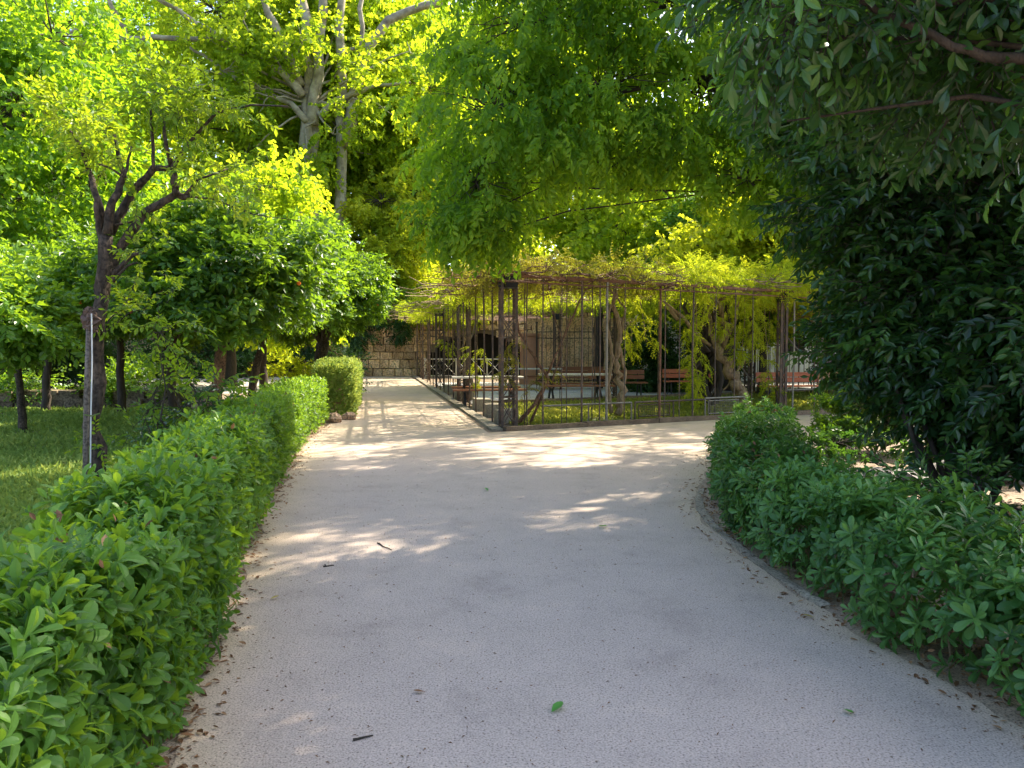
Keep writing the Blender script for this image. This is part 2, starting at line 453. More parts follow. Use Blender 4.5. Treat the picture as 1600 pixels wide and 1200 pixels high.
def pinnate(leaf, n, L_, ln, rs, droop=.6, nr=3):
    b = MB()
    for r_ in range(nr):
        sub = twig(leaf, n, L_ * rs.uniform(.7, 1.1), ln, rs, ang=62, flat=.12, droop=droop)
        az = rs.uniform(-1.2, 1.2)
        d = np.array([[math.sin(az), math.cos(az), rs.uniform(-.6, .3)]])
        b.inst(sub, frames(d, np.array([[0, 0, 1.0]]) + rs.normal(0, .2, (1, 3))), np.zeros((1, 3)), tint=[rs.uniform(-.12, .12)])
    return lift(b)


rs0 = np.random.default_rng(3)
LK = leaf_tpl('kite', .5); LM = leaf_tpl('mid', .42, .18, .08); LF = leaf_tpl('full', .40, .22, .10); LO = leaf_tpl('obov', .40, .18, .07)
LKW = leaf_tpl('kite', .95, .2, .12)
LPIN = leaf_tpl('kite', .36, .12, .06)
SP = {
    'hedge_near': [rosette(leaf_tpl('obov' if i % 2 else 'full', .44, .15 + .09 * i, .09), 6 + i % 3, .082, rs0, (12, 80), .06) for i in range(6)],
    'hedge_far': [rosette(leaf_tpl('mid', .48, .15, .08), 6, .066, rs0, (15, 72), .04) for i in range(4)],
    'pitto': [rosette(leaf_tpl('obov', .37, .15 + .06 * i, .06), 9 + i % 3, .082, rs0, (30, 88), .04) for i in range(5)],
    'pitto_far': [rosette(LM, 8, .075, rs0, (30, 85), .04) for i in range(3)],
    'laurel': [twig(LM, 9, .26, .095, rs0, 50, .35, .25, .003) for i in range(5)],
    'laurel_big': [twig(LF, 8, .30, .115, rs0, 45, .35, .35, .004) for i in range(5)],
    'orange': [twig(leaf_tpl('mid', .5, .15, .08), 8, .22, .105, rs0, 55, .45, .25, .0) for i in range(5)],
    'orange_near': [twig(LM, 9, .2, .085, rs0, 48, .35, .3, .003) for i in range(4)],
    'plane': [twig(LKW, 8, .55, .17, rs0, 60, .6, .35, 0) for i in range(5)],
    'locust': [twig(leaf_tpl('mid', .44, .2, .06), 9, .40, .135, rs0, 55, .3, .75, .0) for i in range(5)],
    'wist': [pinnate(LPIN, 12, .34, .075, rs0, .55, 3) for i in range(4)],
    'wist_near': [pinnate(LPIN, 13, .30, .07, rs0, .9, 3) for i in range(4)],
    'ivy': [twig(leaf_tpl('kite', .9, .1, .05), 8, .3, .07, rs0, 65, .3, .2, 0) for i in range(3)],
    'conifer': [twig(leaf_tpl('kite', .22, .1, .03), 18, .5, .16, rs0, 40, .4, .3, 0) for i in range(3)],
}


def scatter(b, sprays, T, d, up, tint, scale):
    k = len(T)
    w = rng.integers(0, len(sprays), k)
    Rm = frames(d, up)
    for i, s in enumerate(sprays):
        q = w == i
        if q.any():
            b.inst(s, Rm[q], T[q], tint=tint[q], scale=scale[q])


def rdir(n):
    v = rng.normal(size=(n, 3)); return v / np.linalg.norm(v, axis=1)[:, None]


def curve(a, b_, n=5, wob=.1, sag=0.0):
    a = np.asarray(a, float); b_ = np.asarray(b_, float)
    t = np.linspace(0, 1, n)[:, None]
    L_ = np.linalg.norm(b_ - a)
    w = rng.normal(0, wob * L_ * .5, (n, 3)) * np.sin(t * math.pi)
    return a + (b_ - a) * t + w + np.array([0, 0, sag * L_]) * np.sin(t * math.pi)


def crown_into(b, blobs, sprays, n_per_m3=None, clumps=30, per=24, cr=.5, up_bias=.8, droop=.3, sc=1.0, tint0=.5, tvar=.22, shell=.55, branches=None, br=.02, flat=.6):
    """blobs: (cx,cy,cz,rx,ry,rz[,weight])"""
    for bl in blobs:
        c = np.array(bl[:3], float); r = np.array(bl[3:6], float); wt = bl[6] if len(bl) > 6 else 1.0
        k = max(3, int(clumps * wt))
        u = rdir(k); rad = shell + (1 - shell) * rng.random(k) ** .5
        ctr = c + u * rad[:, None] * r
        if branches is not None:
            for q in range(k):
                branches.tube(curve(c + (ctr[q] - c) * .05, ctr[q], 5, .12, .05), np.linspace(br, br * .25, 5), 4, cap=False)
        ct = tint0 + rng.normal(0, tvar, k)
        crr = cr * rng.uniform(.6, 1.35, k)
        nn = np.maximum(2, (per * (crr / cr) ** 2)).astype(int)
        idx = np.repeat(np.arange(k), nn)
        N = len(idx)
        o = rdir(N) * (rng.random(N) ** .45)[:, None] * np.array([1, 1, flat]) * crr[idx][:, None]
        T = ctr[idx] + o
        out = o / (np.linalg.norm(o, axis=1)[:, None] + 1e-6)
        d = out * .8 + u[idx] * .5 + rdir(N) * .5 + np.array([0, 0, -droop])
        up = np.array([0, 0, up_bias]) + rdir(N) * .55 + out * .3
        scatter(b, sprays, T, d, up, np.clip(ct[idx] + rng.normal(0, .12, N), 0, 1), sc * rng.uniform(.75, 1.2, N))


def tree(name, label, cat, group, trunk, limbs, blobs, leaf, bark, sprays, tr=(.12, .08), fruit=None, leafpart='crown', base=None, conn=.4, **kw):
    e = empty(name, label, cat, group, loc=(0, 0, 0) if base is None else base)
    t = MB()
    tk = np.asarray(trunk, float)
    n = len(tk)
    # densify the trunk a little
    tt = np.linspace(0, n - 1, (n - 1) * 4 + 1)
    pt = np.stack([np.interp(tt, np.arange(n), tk[:, i]) for i in range(3)], 1)
    pt[1:-1, :2] += rng.normal(0, tr[0] * .10, (len(pt) - 2, 2))
    rr = np.linspace(tr[0], tr[1], len(pt)); rr[0] *= 1.25
    t.tube(pt, rr, 9, noise=.10)
    for lb in limbs:
        pts, r0, r1 = lb
        pts = np.asarray(pts, float); m = len(pts)
        tt = np.linspace(0, m - 1, (m - 1) * 3 + 1)
        q = np.stack([np.interp(tt, np.arange(m), pts[:, i]) for i in range(3)], 1)
        q[1:] += rng.normal(0, r1 * .5, (len(q) - 1, 3))
        t.tube(q, np.linspace(r0, r1, len(q)), 7, noise=.08)
    br = MB()
    top = tk[-1]
    for bl in blobs:
        c = np.array(bl[:3], float)
        br.tube(curve(top, c, 6, .08, .04), np.linspace(tr[1] * conn, tr[1] * conn * .35, 6), 5, cap=False)
    cb = MB()
    crown_into(cb, blobs, sprays, branches=br, **kw)
    t.V += br.V; t.L += [l + t.n for l in br.L]; t.Z += br.Z; t.T += br.T; t.M += br.M; t.n += br.n
    t.build('trunk', bark, e, smooth=True)
    cb.build(leafpart, [leaf, bark], e)
    for f in (fruit or []):
        ico = uv_ball(f[:3], f[3] if len(f) > 3 else .04)
        ico.build('fruit', M['orange_fruit'], e, smooth=True)
    return e


def uv_ball(c, r, seg=10, rings=6, sq=(1, 1, 1), jit=0):
    b = MB(); V = []; 
    for i in range(1, rings):
        th = math.pi * i / rings
        for j in range(seg):
            a = 2 * math.pi * j / seg
            V.append([math.sin(th) * math.cos(a), math.sin(th) * math.sin(a), math.cos(th)])
    V.append([0, 0, 1]); V.append([0, 0, -1])
    V = np.array(V) * r * np.array(sq)
    if jit: V = V + rng.normal(0, jit * r, V.shape)
    V = V + np.array(c)
    F_ = []
    for i in range(rings - 2):
        for j in range(seg):
            a = i * seg + j; b2 = i * seg + (j + 1) % seg
            F_.append((a, a + seg, b2 + seg, b2))
    n = len(V)
    for j in range(seg):
        F_.append((n - 2, j, (j + 1) % seg)); F_.append((n - 1, (rings - 2) * seg + (j + 1) % seg, (rings - 2) * seg + j))
    b.faces(V, F_)
    return b


# ================================================================ SETTING
def sheet(name, poly, z, m, tint=None):
    b = MB(); b.faces([[p[0], p[1], z] for p in poly], [tuple(range(len(poly)))], 0)
    o = b.build(name, m); o['kind'] = 'structure'
    return o


g = 400
b = MB()
# one big ground sheet, gridded so its bumps show close by
b.faces([[-g, -g, 0], [g, -g, 0], [g, g, 0], [-g, g, 0]], [(0, 1, 2, 3)])
tag(b.build('ground', M['soil']), None, None, kind='structure')

# left and right edges of the path by depth
LE = [(-3, -.45), (0, -.75), (1.5, -1.02), (3, -1.33), (4.27, -1.62), (5.6, -1.95), (7.4, -2.36), (10, -2.85), (12.8, -3.42), (16, -3.75), (18.3, -4.05), (22, -4.8), (27, -5.75), (33, -6.9), (39.9, -8.3)]
RE = [(-3, 3.2), (0, 2.9), (1.5, 2.5), (3.2, 2.13), (4.27, 1.90), (4.86, 1.83), (5.8, 1.74), (6.8, 1.72), (7.6, 1.80), (8.3, 2.0), (9.3, 2.35), (10.5, 2.75), (11.8, 3.15), (12.1, 3.6), (12.6, 6.0), (13.3, 9.0), (15, 16.0), (17, 24)]
LEa = np.array(LE); REa = np.array(RE)


def lx(y): return np.interp(y, LEa[:, 0], LEa[:, 1])
def rx(y): return np.interp(y, REa[:, 0], REa[:, 1])


A = np.array([-0.18, 14.45]); U = np.array([.894, .447]); Vd = np.array([-.185, .983])
def pg(u, v): return A + U * u + Vd * v


# path sheet: rows across with wobbling edges, tint marks dusty margins
def path_mesh():
    b = MB()
    ys = list(np.arange(-3, 11.8, .12)) + [11.8]
    V = []; T = []; Fc = []
    cols = [0, .03, .08, .2, .5, .8, .92, .97, 1]
    tn = [1.1, .9, .55, .1, 0, .0, .35, .75, 1.0]
    for i, y in enumerate(ys):
        a = lx(y) - .02 + .035 * math.sin(y * 5.1) + rng.normal(0, .012); c = rx(y) + .02 * math.sin(y * 7 + 1) + rng.normal(0, .01)
        for q, t in zip(cols, tn):
            V.append([a + (c - a) * q, y, .008]); T.append(t)
    k = len(cols)
    for i in range(len(ys) - 1):
        for j in range(k - 1):
            p0 = i * k + j; Fc.append((p0, p0 + 1, p0 + k + 1, p0 + k))
    b.faces(V, Fc, np.array(T))
    # beyond: up to the pergola corner, then left fork and right fork
    V = [];
    e = pg(-.3, -.25)
    left = [(lx(y), y) for y in (11.8, 12.8, 14, 16, 18.3, 22, 27, 33, 39.9)]
    right_far = [tuple(pg(-.35, v)) for v in (25.6, 18, 12, 6, 2, -.3)]
    right_near = [tuple(pg(u, -.30)) for u in (4, 8, 14, 24)]
    back = [(24, 17), (16, 15), (9, 13.3), (6, 12.6), (3.6, 12.1), (3.15, 11.8)]
    poly = left + [(-5.3, 39.9)] + right_far + right_near + back
    b.faces([[x, y, .008] for x, y in poly], [tuple(range(len(poly)))[::-1]], .3)
    return b.build('path', M['path'])


tag(path_mesh(), None, None, kind='structure')

# sandy verges beside the path
def strip(name, pts, z, m):
    n = len(pts); b = MB()
    b.faces([[p[0], p[1], z] for p in pts], [tuple(range(n))], .5)
    return tag(b.build(name, m), None, None, kind='structure')


ysv = np.arange(-2.5, 39, .5)
strip('verge', [(lx(y) - .45 - .08 * math.sin(y * 2.1), y) for y in ysv] + [(lx(y) + .02, y) for y in ysv[::-1]], .004, M['sand'])
ysr = np.arange(-2.5, 11.8, .4)
strip('verge', [(rx(y) - .04, y) for y in ysr] + [(rx(y) + .3 + .1 * math.sin(y * 3), y) for y in ysr[::-1]], .004, M['sand'])
# lawn at left, gravel walk beyond it
strip('lawn', [(-30, 3.0), (-2.6, 3.0), (-3.2, 7), (-4.4, 11.5), (-7.5, 18.5), (-30, 19.2)][::1], .004, M['lawn_soil'])
strip('gravel_walk', [(-60, 24.5), (-9, 25.5), (-7.2, 30), (-8.4, 39.4), (-60, 37)], .008, M['gravel'])
# inside the pergola
strip('lawn', [tuple(pg(.25, .25)), tuple(pg(15, .25)), tuple(pg(15, 6)), tuple(pg(.25, 6))], .012, M['lawn_soil'])
strip('patio', [tuple(pg(.3, 6.2)), tuple(pg(22, 1.0)), (22, 33), (-3.4, 33)], .016, M['patio'])

# kerbs
def kerb(name, pts, w, h, m, seg=.9):
    b = MB()
    pts = np.asarray(pts, float)
    d = np.concatenate([[0], np.cumsum(np.linalg.norm(np.diff(pts, axis=0), axis=1))])
    n = max(2, int(d[-1] / seg))
    for i in range(n):
        s0, s1 = d[-1] * i / n, d[-1] * (i + 1) / n - .012
        p0 = np.array([np.interp(s0, d, pts[:, k]) for k in (0, 1)]); p1 = np.array([np.interp(s1, d, pts[:, k]) for k in (0, 1)])
        c = (p0 + p1) / 2; L_ = np.linalg.norm(p1 - p0)
        b.box((c[0], c[1], h / 2 - .01 + rng.uniform(-.006, .006)), (L_, w, h), math.atan2(p1[1] - p0[1], p1[0] - p0[0]), jit=.008)
    return tag(b.build(name, m), None, None, kind='structure')


kerb('kerb', [pg(-.12, -.1), pg(-.12, 25.4)], .22, .06, M['kerb'], 1.1)
kerb('kerb', [pg(.02, -.12), pg(16, -.12)], .14, .10, M['kerb_brown'], 1.6)
kerb('kerb', [pg(.5, 5.9), pg(15, 5.9)], .2, .12, M['kerb_brown'], 2)
# thin sunken edging on the right of the path
yk = np.arange(4.6, 8.6, .3)
kerb('kerb', [(rx(y) + .05, y) for y in yk], .07, .03, M['kerb'], .5)

# upper terrace behind the retaining wall
b = MB()
b.box((4, 90, 1.70), (150, 98.8, 3.40))
tag(b.build('upper_terrace', M['soil']), None, None, kind='structure')

# ---------------------------------------------------------------- stone retaining wall with grotto arch
WY = 40.0
def in_arch(x, z, m=0):
    return ((x + 1.8) / (2.8 + m)) ** 2 + (z / (2.25 + m)) ** 2 < 1


wall = empty('retaining_wall', 'tall rough stone retaining wall closing the far end of the path, with a dark arch', 'wall', loc=(0, 0, 0))
b = MB(); z = 0.0
row = 0
while z < 3.42:
    h = rng.uniform(.26, .42) if z > .9 else rng.uniform(.34, .46)
    h = min(h, 3.45 - z)
    if h < .12: break
    x = -20.0 + rng.uniform(0, .4)
    while x < 9:
        w = rng.uniform(.3, .75) if z < 1.8 else rng.uniform(.22, .55)
        cx, cz = x + w / 2, z + h / 2
        if not in_arch(cx, cz, .12):
            irr = .018 if z < 1.8 else .05
            b.box((cx, WY - .05 + rng.uniform(-.05, .04), cz), (w - .035, .5, h - .035), tint=float(rng.uniform(0, 1)), jit=irr)
        x += w
    z += h; row += 1
b.build('stonework', M['stone'], wall)
b = MB()
xs = np.linspace(-20, 9, 117)
for i in range(116):
    xa, xb = xs[i], xs[i + 1]; xm = (xa + xb) / 2
    zz = 0
    if abs((xm + 1.8) / 2.8) < 1: zz = 2.25 * math.sqrt(1 - ((xm + 1.8) / 2.8) ** 2)
    if 3.38 - zz > .05:
        b.box((xm, WY + .12, (zz + 3.38) / 2), (xb - xa, .5, 3.38 - zz))
b.build('mortar_core', M['mortar'], wall)
b = MB(); b.box((-5.5, WY - .05, 3.48), (29, .75, .09), jit=.01); b.build('coping', M['stone'], wall)
b = MB(); b.box((-1.8, WY + .60, 1.2), (6.4, .02, 2.4)); b.build('grotto_shade_sheet', M['dark'], wall)  # black sheet close behind the arch stands in for deep shade

# pale railing in front of the arch
e = empty('railing', 'pale low railing with crossed bars in front of the dark arch', 'railing')
b = MB(); b.tube([(-4.2, 37, .95), (.3, 37, .95)], .03, 6); b.tube([(-4.2, 37, .15), (.3, 37, .15)], .025, 6); b.build('rail', M['pale_rail'], e)
b = MB()
for i, x in enumerate(np.arange(-4.2, 0, .75)):
    b.tube([(x, 37.02, .15), (x + .75, 37.02, .95)], .015, 5); b.tube([(x + .75, 36.98, .15), (x, 36.98, .95)], .015, 5)
b.build('cross_bar', M['pale_rail'], e)
for x in np.arange(-4.2, .4, 1.5):
    b = MB(); b.tube([(x, 37, 0), (x, 37, 1.0)], .035, 6); b.build('post', M['pale_rail'], e)

# rustic fence on top of the terrace
e = empty('wooden_fence', 'grey rustic rail fence with crossed braces along the terrace edge', 'fence', loc=(0, 0, 0))
for i in range(14):
    x = -15 + i * 1.6
    b = MB(); b.tube([(x, 41, 3.3), (x, 41, 4.35)], .06, 6, noise=.1); b.build('post', M['rail_wood'], e)
b = MB(); b.tube([(-15, 41, 4.28), (6, 41, 4.25)], .05, 6); b.build('rail', M['rail_wood'], e)
b = MB()
for i in range(13):
    x = -15 + i * 1.6
    b.tube([(x, 41.03, 3.5), (x + 1.6, 41.03, 4.2)], .035, 5); b.tube([(x + 1.6, 40.97, 3.5), (x, 40.97, 4.2)], .035, 5)
b.build('brace', M['rail_wood'], e)

# ivy and creeper over the wall
def ivy(name, label, blobs, leaf='ivy', **kw):
    e = empty(name, label, 'ivy')
    b = MB(); st = MB()
    crown_into(b, blobs, SP['ivy'], branches=st, br=.015, **kw)
    for q in range(len(blobs) - 1): st.tube(curve(blobs[q][:3], blobs[q + 1][:3], 6, .05), .02, 5)
    b.build('foliage', [M[leaf], M['bark_dark']], e); st.build('stem', M['bark_dark'], e)
    return e


ivy('ivy', 'dark ivy hanging over the stone wall at the end of the path', [(-7.0, 39.65, 3.3, 2.6, .25, .5, 1.4), (-8.3, 39.6, 2.4, 1.1, .2, .9, .9), (-5.8, 39.6, 2.7, .5, .15, .7, .4)], clumps=26, per=40, cr=.4, droop=1.0, sc=1.3)
ivy('ivy', 'dense ivy covering the shaded wall behind the orange trees', [(-12.5, 39.5, 2.2, 3.6, .3, 1.5, 2)], clumps=45, per=36, cr=.5, droop=1.0, sc=1.4)
ivy('creeper', 'thick green creeper bank along the top of the stone wall', [(-9.5, 40.6, 3.8, 2.6, .6, .6, 1), (-5.5, 40.4, 3.7, 2.4, .6, .45, 1)], leaf='orange', clumps=34, per=40, cr=.45, droop=.4, sc=1.5)
ivy('creeper', 'yellow green creeper spilling over the wall top beside the pergola', [(-4.3, 39.6, 3.5, 2.0, .4, .4, 1), (-2.5, 39.5, 3.2, 1.5, .4, .45, .8)], leaf='wist', clumps=30, per=30, cr=.4, droop=.7, sc=1.4)

# low rubble wall at left
e = empty('rubble_wall', 'low shaded rubble wall at the far side of the lawn', 'wall')
b = MB()
for zz in (.10, .32):
    x = -24.0
    while x < -7.6:
        w = rng.uniform(.25, .6)
        b.box((x + w / 2, 19.6 + rng.uniform(-.05, .05) + (x + 16) * .03, zz), (w - .03, .45, .25), rng.uniform(-.08, .08), tint=float(rng.random()), jit=.04)
        x += w
b.build('stonework', M['rubble'], e)

# ================================================================ HEDGES
def hedge(name, label, cl, hw, h0, sp_near, sp_far, split, leaf, dens, side=(1, 1, 1), core=.25, hvar=.05, seed=0, sc=1.0, bottom=.05, bulge=.0, ends=(False, True), stems=60, tint0=.45):
    """cl: centreline [(x,y)], cross-section a rounded box hw x h0"""
    e = empty(name, label, 'hedge', loc=(cl[0][0], cl[0][1], 0))
    off = np.array([cl[0][0], cl[0][1], 0.])
    cl = np.array(cl, float)
    dd = np.concatenate([[0], np.cumsum(np.linalg.norm(np.diff(cl, axis=0), axis=1))])
    Lh = dd[-1]
    per = 2 * h0 + 2 * hw
    near, far = MB(), MB()
    for layer, (inset, fr) in enumerate(((0.0, 1.0), (.09, .6), (.2, .35))):
        N = int(Lh * per * dens * fr)
        s = rng.random(N) * Lh; q = rng.random(N) * per
        px = np.interp(s, dd, cl[:, 0]); py = np.interp(s, dd, cl[:, 1])
        tx = np.interp(s + .1, dd, cl[:, 0]) - np.interp(s - .1, dd, cl[:, 0]); ty = np.interp(s + .1, dd, cl[:, 1]) - np.interp(s - .1, dd, cl[:, 1])
        tl = np.hypot(tx, ty) + 1e-9; nx, ny = ty / tl, -tx / tl     # right-hand normal
        wob = .025 * np.sin(s * 2.3 + seed) + .03 * np.sin(s * 5.1 + q * 3) + rng.normal(0, .03, N) + .05 * (rng.random(N) > .94)
        hh = h0 + hvar * np.sin(s * 1.7 + seed) + .03 * np.sin(s * 4.3)
        lat = np.zeros(N); zz = np.zeros(N); nl = np.zeros(N); nz = np.zeros(N)
        a = q < h0; lat[a] = hw; zz[a] = q[a]; nl[a] = 1
        m_ = (q >= h0) & (q < h0 + 2 * hw); lat[m_] = hw - (q[m_] - h0); zz[m_] = h0; nz[m_] = 1
        c_ = q >= h0 + 2 * hw; lat[c_] = -hw; zz[c_] = per - q[c_]; nl[c_] = -1
        # round the corners
        tz = np.clip((zz - (h0 - .16)) / .16, 0, 1); tl2 = np.clip((np.abs(lat) - (hw - .16)) / .16, 0, 1)
        lat = lat - np.sign(lat) * .06 * tz ** 2 * (nl != 0); zz = zz - .07 * tl2 ** 2 * (nz != 0)
        nl = nl + (nz > 0) * np.sign(lat) * tl2 * .7; nz = nz + (np.abs(nl) > 0) * tz * .6
        zz = zz * hh / h0
        if bulge: lat = lat * (1 + bulge * np.sin(np.clip(zz / h0, 0, 1) * math.pi * .9))
        low = np.clip(1 - zz / .25, 0, 1)
        lat = lat * (1 - .25 * low)
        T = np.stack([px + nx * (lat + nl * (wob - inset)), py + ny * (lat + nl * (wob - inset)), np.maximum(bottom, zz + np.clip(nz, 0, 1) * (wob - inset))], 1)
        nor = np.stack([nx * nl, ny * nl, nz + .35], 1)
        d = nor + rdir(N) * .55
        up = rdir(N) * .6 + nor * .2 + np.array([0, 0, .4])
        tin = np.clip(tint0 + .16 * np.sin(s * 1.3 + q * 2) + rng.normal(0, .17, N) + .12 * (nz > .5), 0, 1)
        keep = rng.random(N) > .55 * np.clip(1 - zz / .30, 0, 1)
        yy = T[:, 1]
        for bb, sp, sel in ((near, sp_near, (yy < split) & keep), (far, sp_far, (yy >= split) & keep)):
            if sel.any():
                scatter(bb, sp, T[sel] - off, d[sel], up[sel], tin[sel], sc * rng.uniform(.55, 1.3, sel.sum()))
    # end caps
    for k_, end in enumerate(ends):
        if not end: continue
        p = cl[0] if k_ == 0 else cl[-1]; t_ = (cl[0] - cl[1]) if k_ == 0 else (cl[-1] - cl[-2]); t_ = t_ / np.linalg.norm(t_); nn = np.array([t_[1], -t_[0]])
        N = int(2 * hw * h0 * dens * 2.2)
        la = rng.uniform(-hw, hw, N); zz = rng.uniform(.05, h0, N)
        dep = rng.choice([0, -.1], N) + rng.normal(0, .03, N)
        T = np.stack([p[0] + nn[0] * la + t_[0] * dep, p[1] + nn[1] * la + t_[1] * dep, zz], 1)
        d = np.stack([np.full(N, t_[0]), np.full(N, t_[1]), np.full(N, .4)], 1) + rdir(N) * .55
        tgt, sp = (near, sp_near) if p[1] < split else (far, sp_far)
        scatter(tgt, sp, T - off, d, rdir(N) + np.array([0, 0, .4]), np.clip(tint0 + rng.normal(0, .18, N), 0, 1), sc * rng.uniform(.7, 1.2, N))
    if near.n and far.n:
        near.V += far.V; near.L += [l + near.n for l in far.L]; near.Z += far.Z; near.T += far.T; near.M += far.M; near.n += far.n
    elif far.n:
        near = far
    near.build('foliage', [leaf, M['bark_dark']], e)
    dl = MB(); N = int(Lh * 14); s_ = rng.random(N) * Lh; sgn = rng.choice([-1, 1, 0], N)
    T = np.stack([np.interp(s_, dd, cl[:, 0]) + np.where(sgn == 0, rng.uniform(-hw, hw, N), sgn * (hw + .01)), np.interp(s_, dd, cl[:, 1]), np.where(sgn == 0, h0 + .02, rng.uniform(.08, h0 - .05, N))], 1)
    scatter(dl, [LM], T - off, rdir(N), rdir(N) + np.array([0, 0, .6]), rng.random(N), rng.uniform(.03, .07, N))
    dl.build('dead_leaves', M['dead_leaf'], e)
    st = MB()
    for i in range(stems):
        s = rng.random() * Lh; x = np.interp(s, dd, cl[:, 0]) + rng.uniform(-hw, hw) * .5; y = np.interp(s, dd, cl[:, 1])
        c0 = np.array([x, y, 0]) - off
        for j in range(3):
            st.tube(curve(c0 + (0, 0, .0 + .1 * j), c0 + (rng.uniform(-hw, hw) * .3, rng.uniform(-.12, .12), h0 * rng.uniform(.5, .8)), 5, .15), np.linspace(.008, .003, 5), 4, cap=False)
    run = [np.array([np.interp(s_, dd, cl[:, 0]), np.interp(s_, dd, cl[:, 1]), .10]) - off for s_ in np.linspace(.02, Lh - .02, int(Lh * 4))]
    st.tube(run, .02, 5, noise=.2)
    st.build('stem', M['bark_vine'], e)
    return e


hcl = [(lx(y) - .27 - .05 * min(1, max(0, (y - 2) / 4)), y) for y in (.3, 1.5, 3, 4.3, 5.6, 7.4, 10, 12.8, 15.6)]
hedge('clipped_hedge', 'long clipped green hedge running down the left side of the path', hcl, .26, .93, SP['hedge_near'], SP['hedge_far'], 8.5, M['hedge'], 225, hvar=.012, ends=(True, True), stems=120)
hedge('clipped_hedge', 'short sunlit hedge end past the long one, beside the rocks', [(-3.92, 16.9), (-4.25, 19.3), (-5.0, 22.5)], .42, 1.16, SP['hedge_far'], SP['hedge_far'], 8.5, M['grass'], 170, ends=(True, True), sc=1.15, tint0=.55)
pcl = [(3.0, 1.2), (2.76, 2.4), (2.48, 3.3), (2.31, 4.2), (2.23, 4.9), (2.19, 5.8), (2.29, 6.8), (2.50, 7.8), (2.86, 9), (3.3, 10.3), (3.8, 11.4)]
hedge('pittosporum_hedge', 'low dark hedge of whorled glossy leaves curving along the right of the path', pcl, .37, .66, SP['pitto'], SP['pitto_far'], 8.5, M['pitto'], 105, hvar=.07, seed=2, bulge=.12, bottom=.08, ends=(True, True), stems=70, tint0=.5, sc=1.15)

# ================================================================ TREES: the pruned one
def pl(pts, Y, j=.15):
    return [P(a, b_, Y + rng.uniform(-j, j)) for a, b_ in pts]


def pruned():
    Y = 7.0
    e = empty('orange_tree', 'hard pruned orange tree with bare dark limbs, tied to a stake behind the hedge', 'tree', loc=tuple(P(148, 815, Y) * (1, 1, 0)))
    off = np.array(e.location)
    t = MB()
    def br(pts, r0, r1, j=.12, n=7):
        q = np.array(pl(pts, Y, j)) - off
        m = len(q); tt = np.linspace(0, m - 1, (m - 1) * 3 + 1)
        q = np.stack([np.interp(tt, np.arange(m), q[:, i]) for i in range(3)], 1)
        q[1:] += rng.normal(0, r1 * .25, (len(q) - 1, 3))
        t.tube(q, np.linspace(r0 * .87, r1 * .85, len(q)), n, noise=.12)
    br([(148, 815), (149, 700), (148, 600), (154, 500), (160, 430), (166, 365)], .082, .068, .02, 10)
    br([(160, 372), (154, 345), (150, 318)], .042, .03, .05)
    br([(168, 362), (152, 312), (139, 265), (127, 230), (112, 205)], .04, .015)
    br([(168, 366), (176, 315), (194, 275)], .05, .034)
    br([(194, 277), (186, 250), (180, 212)], .026, .018); br([(194, 277), (200, 255), (205, 228)], .02, .010); br([(192, 277), (172, 262), (152, 256)], .014, .008)
    br([(172, 366), (207, 300), (240, 264), (268, 260)], .052, .028)
    br([(240, 264), (238, 215), (235, 170)], .02, .012); br([(268, 262), (258, 222), (257, 180)], .026, .014)
    br([(268, 264), (293, 226), (338, 175), (395, 164), (450, 166)], .024, .007, .2)
    br([(162, 470), (180, 400), (213, 349), (247, 320), (277, 304), (294, 306)], .052, .034)
    br([(277, 304), (272, 285), (268, 258)], .04, .028); br([(290, 305), (310, 280), (362, 262)], .022, .008); br([(290, 307), (330, 310), (395, 335), (470, 345)], .012, .004, .3)
    br([(176, 430), (207, 398), (226, 393)], .030, .012, .05); br([(176, 440), (200, 415), (215, 410)], .018, .008, .05)
    br([(177, 352), (215, 345), (250, 318)], .014, .006)
    br([(152, 560), (170, 500), (200, 470), (215, 430)], .010, .004, .1); br([(165, 520), (200, 490), (230, 480)], .008, .003, .1)
    t.build('trunk', M['bark_orange'], e, smooth=True)
    c = MB()
    def tuft(px, py, rpx, n, tint, jy=.35, rz=1.0):
        n = max(4, int(n * .7)); rpx *= .85
        c0 = P(px, py, Y) - off; r = rpx / 1200 * Y
        o = rdir(n) * (rng.random(n) ** .4)[:, None] * np.array([r, jy, r * rz])
        d = o / (np.linalg.norm(o, axis=1)[:, None] + .01) + rdir(n) * .5 + np.array([0, 0, .1])
        scatter(c, SP['orange_near'], c0 + o, d, rdir(n) * .5 + np.array([0, 0, .8]), np.clip(tint * .9 + rng.normal(0, .2, n), 0, 1), rng.uniform(.6, 1.0, n))
    for a in ((120, 190, 48, 120, .85), (100, 165, 26, 40, .9), (145, 225, 28, 40, .7), (165, 250, 16, 14, .9), (255, 140, 50, 90, .3), (290, 160, 40, 60, .45), (225, 160, 28, 24, .4), (340, 155, 36, 46, .5), (380, 165, 30, 24, .6),
              (205, 245, 22, 24, .8), (300, 205, 24, 26, .6), (330, 265, 38, 50, .7), (370, 285, 34, 36, .8), (300, 270, 20, 20, .6), (215, 315, 16, 16, .6), (228, 350, 12, 9, .6), (222, 395, 20, 16, .6), (235, 430, 18, 14, .6), (235, 460, 12, 8, .6),
              (195, 478, 28, 16, .7), (215, 495, 22, 12, .6), (160, 500, 10, 4, .6), (160, 690, 16, 9, .5)):
        tuft(*a)
    c.build('crown', [M['yorange'], M['bark_orange']], e)


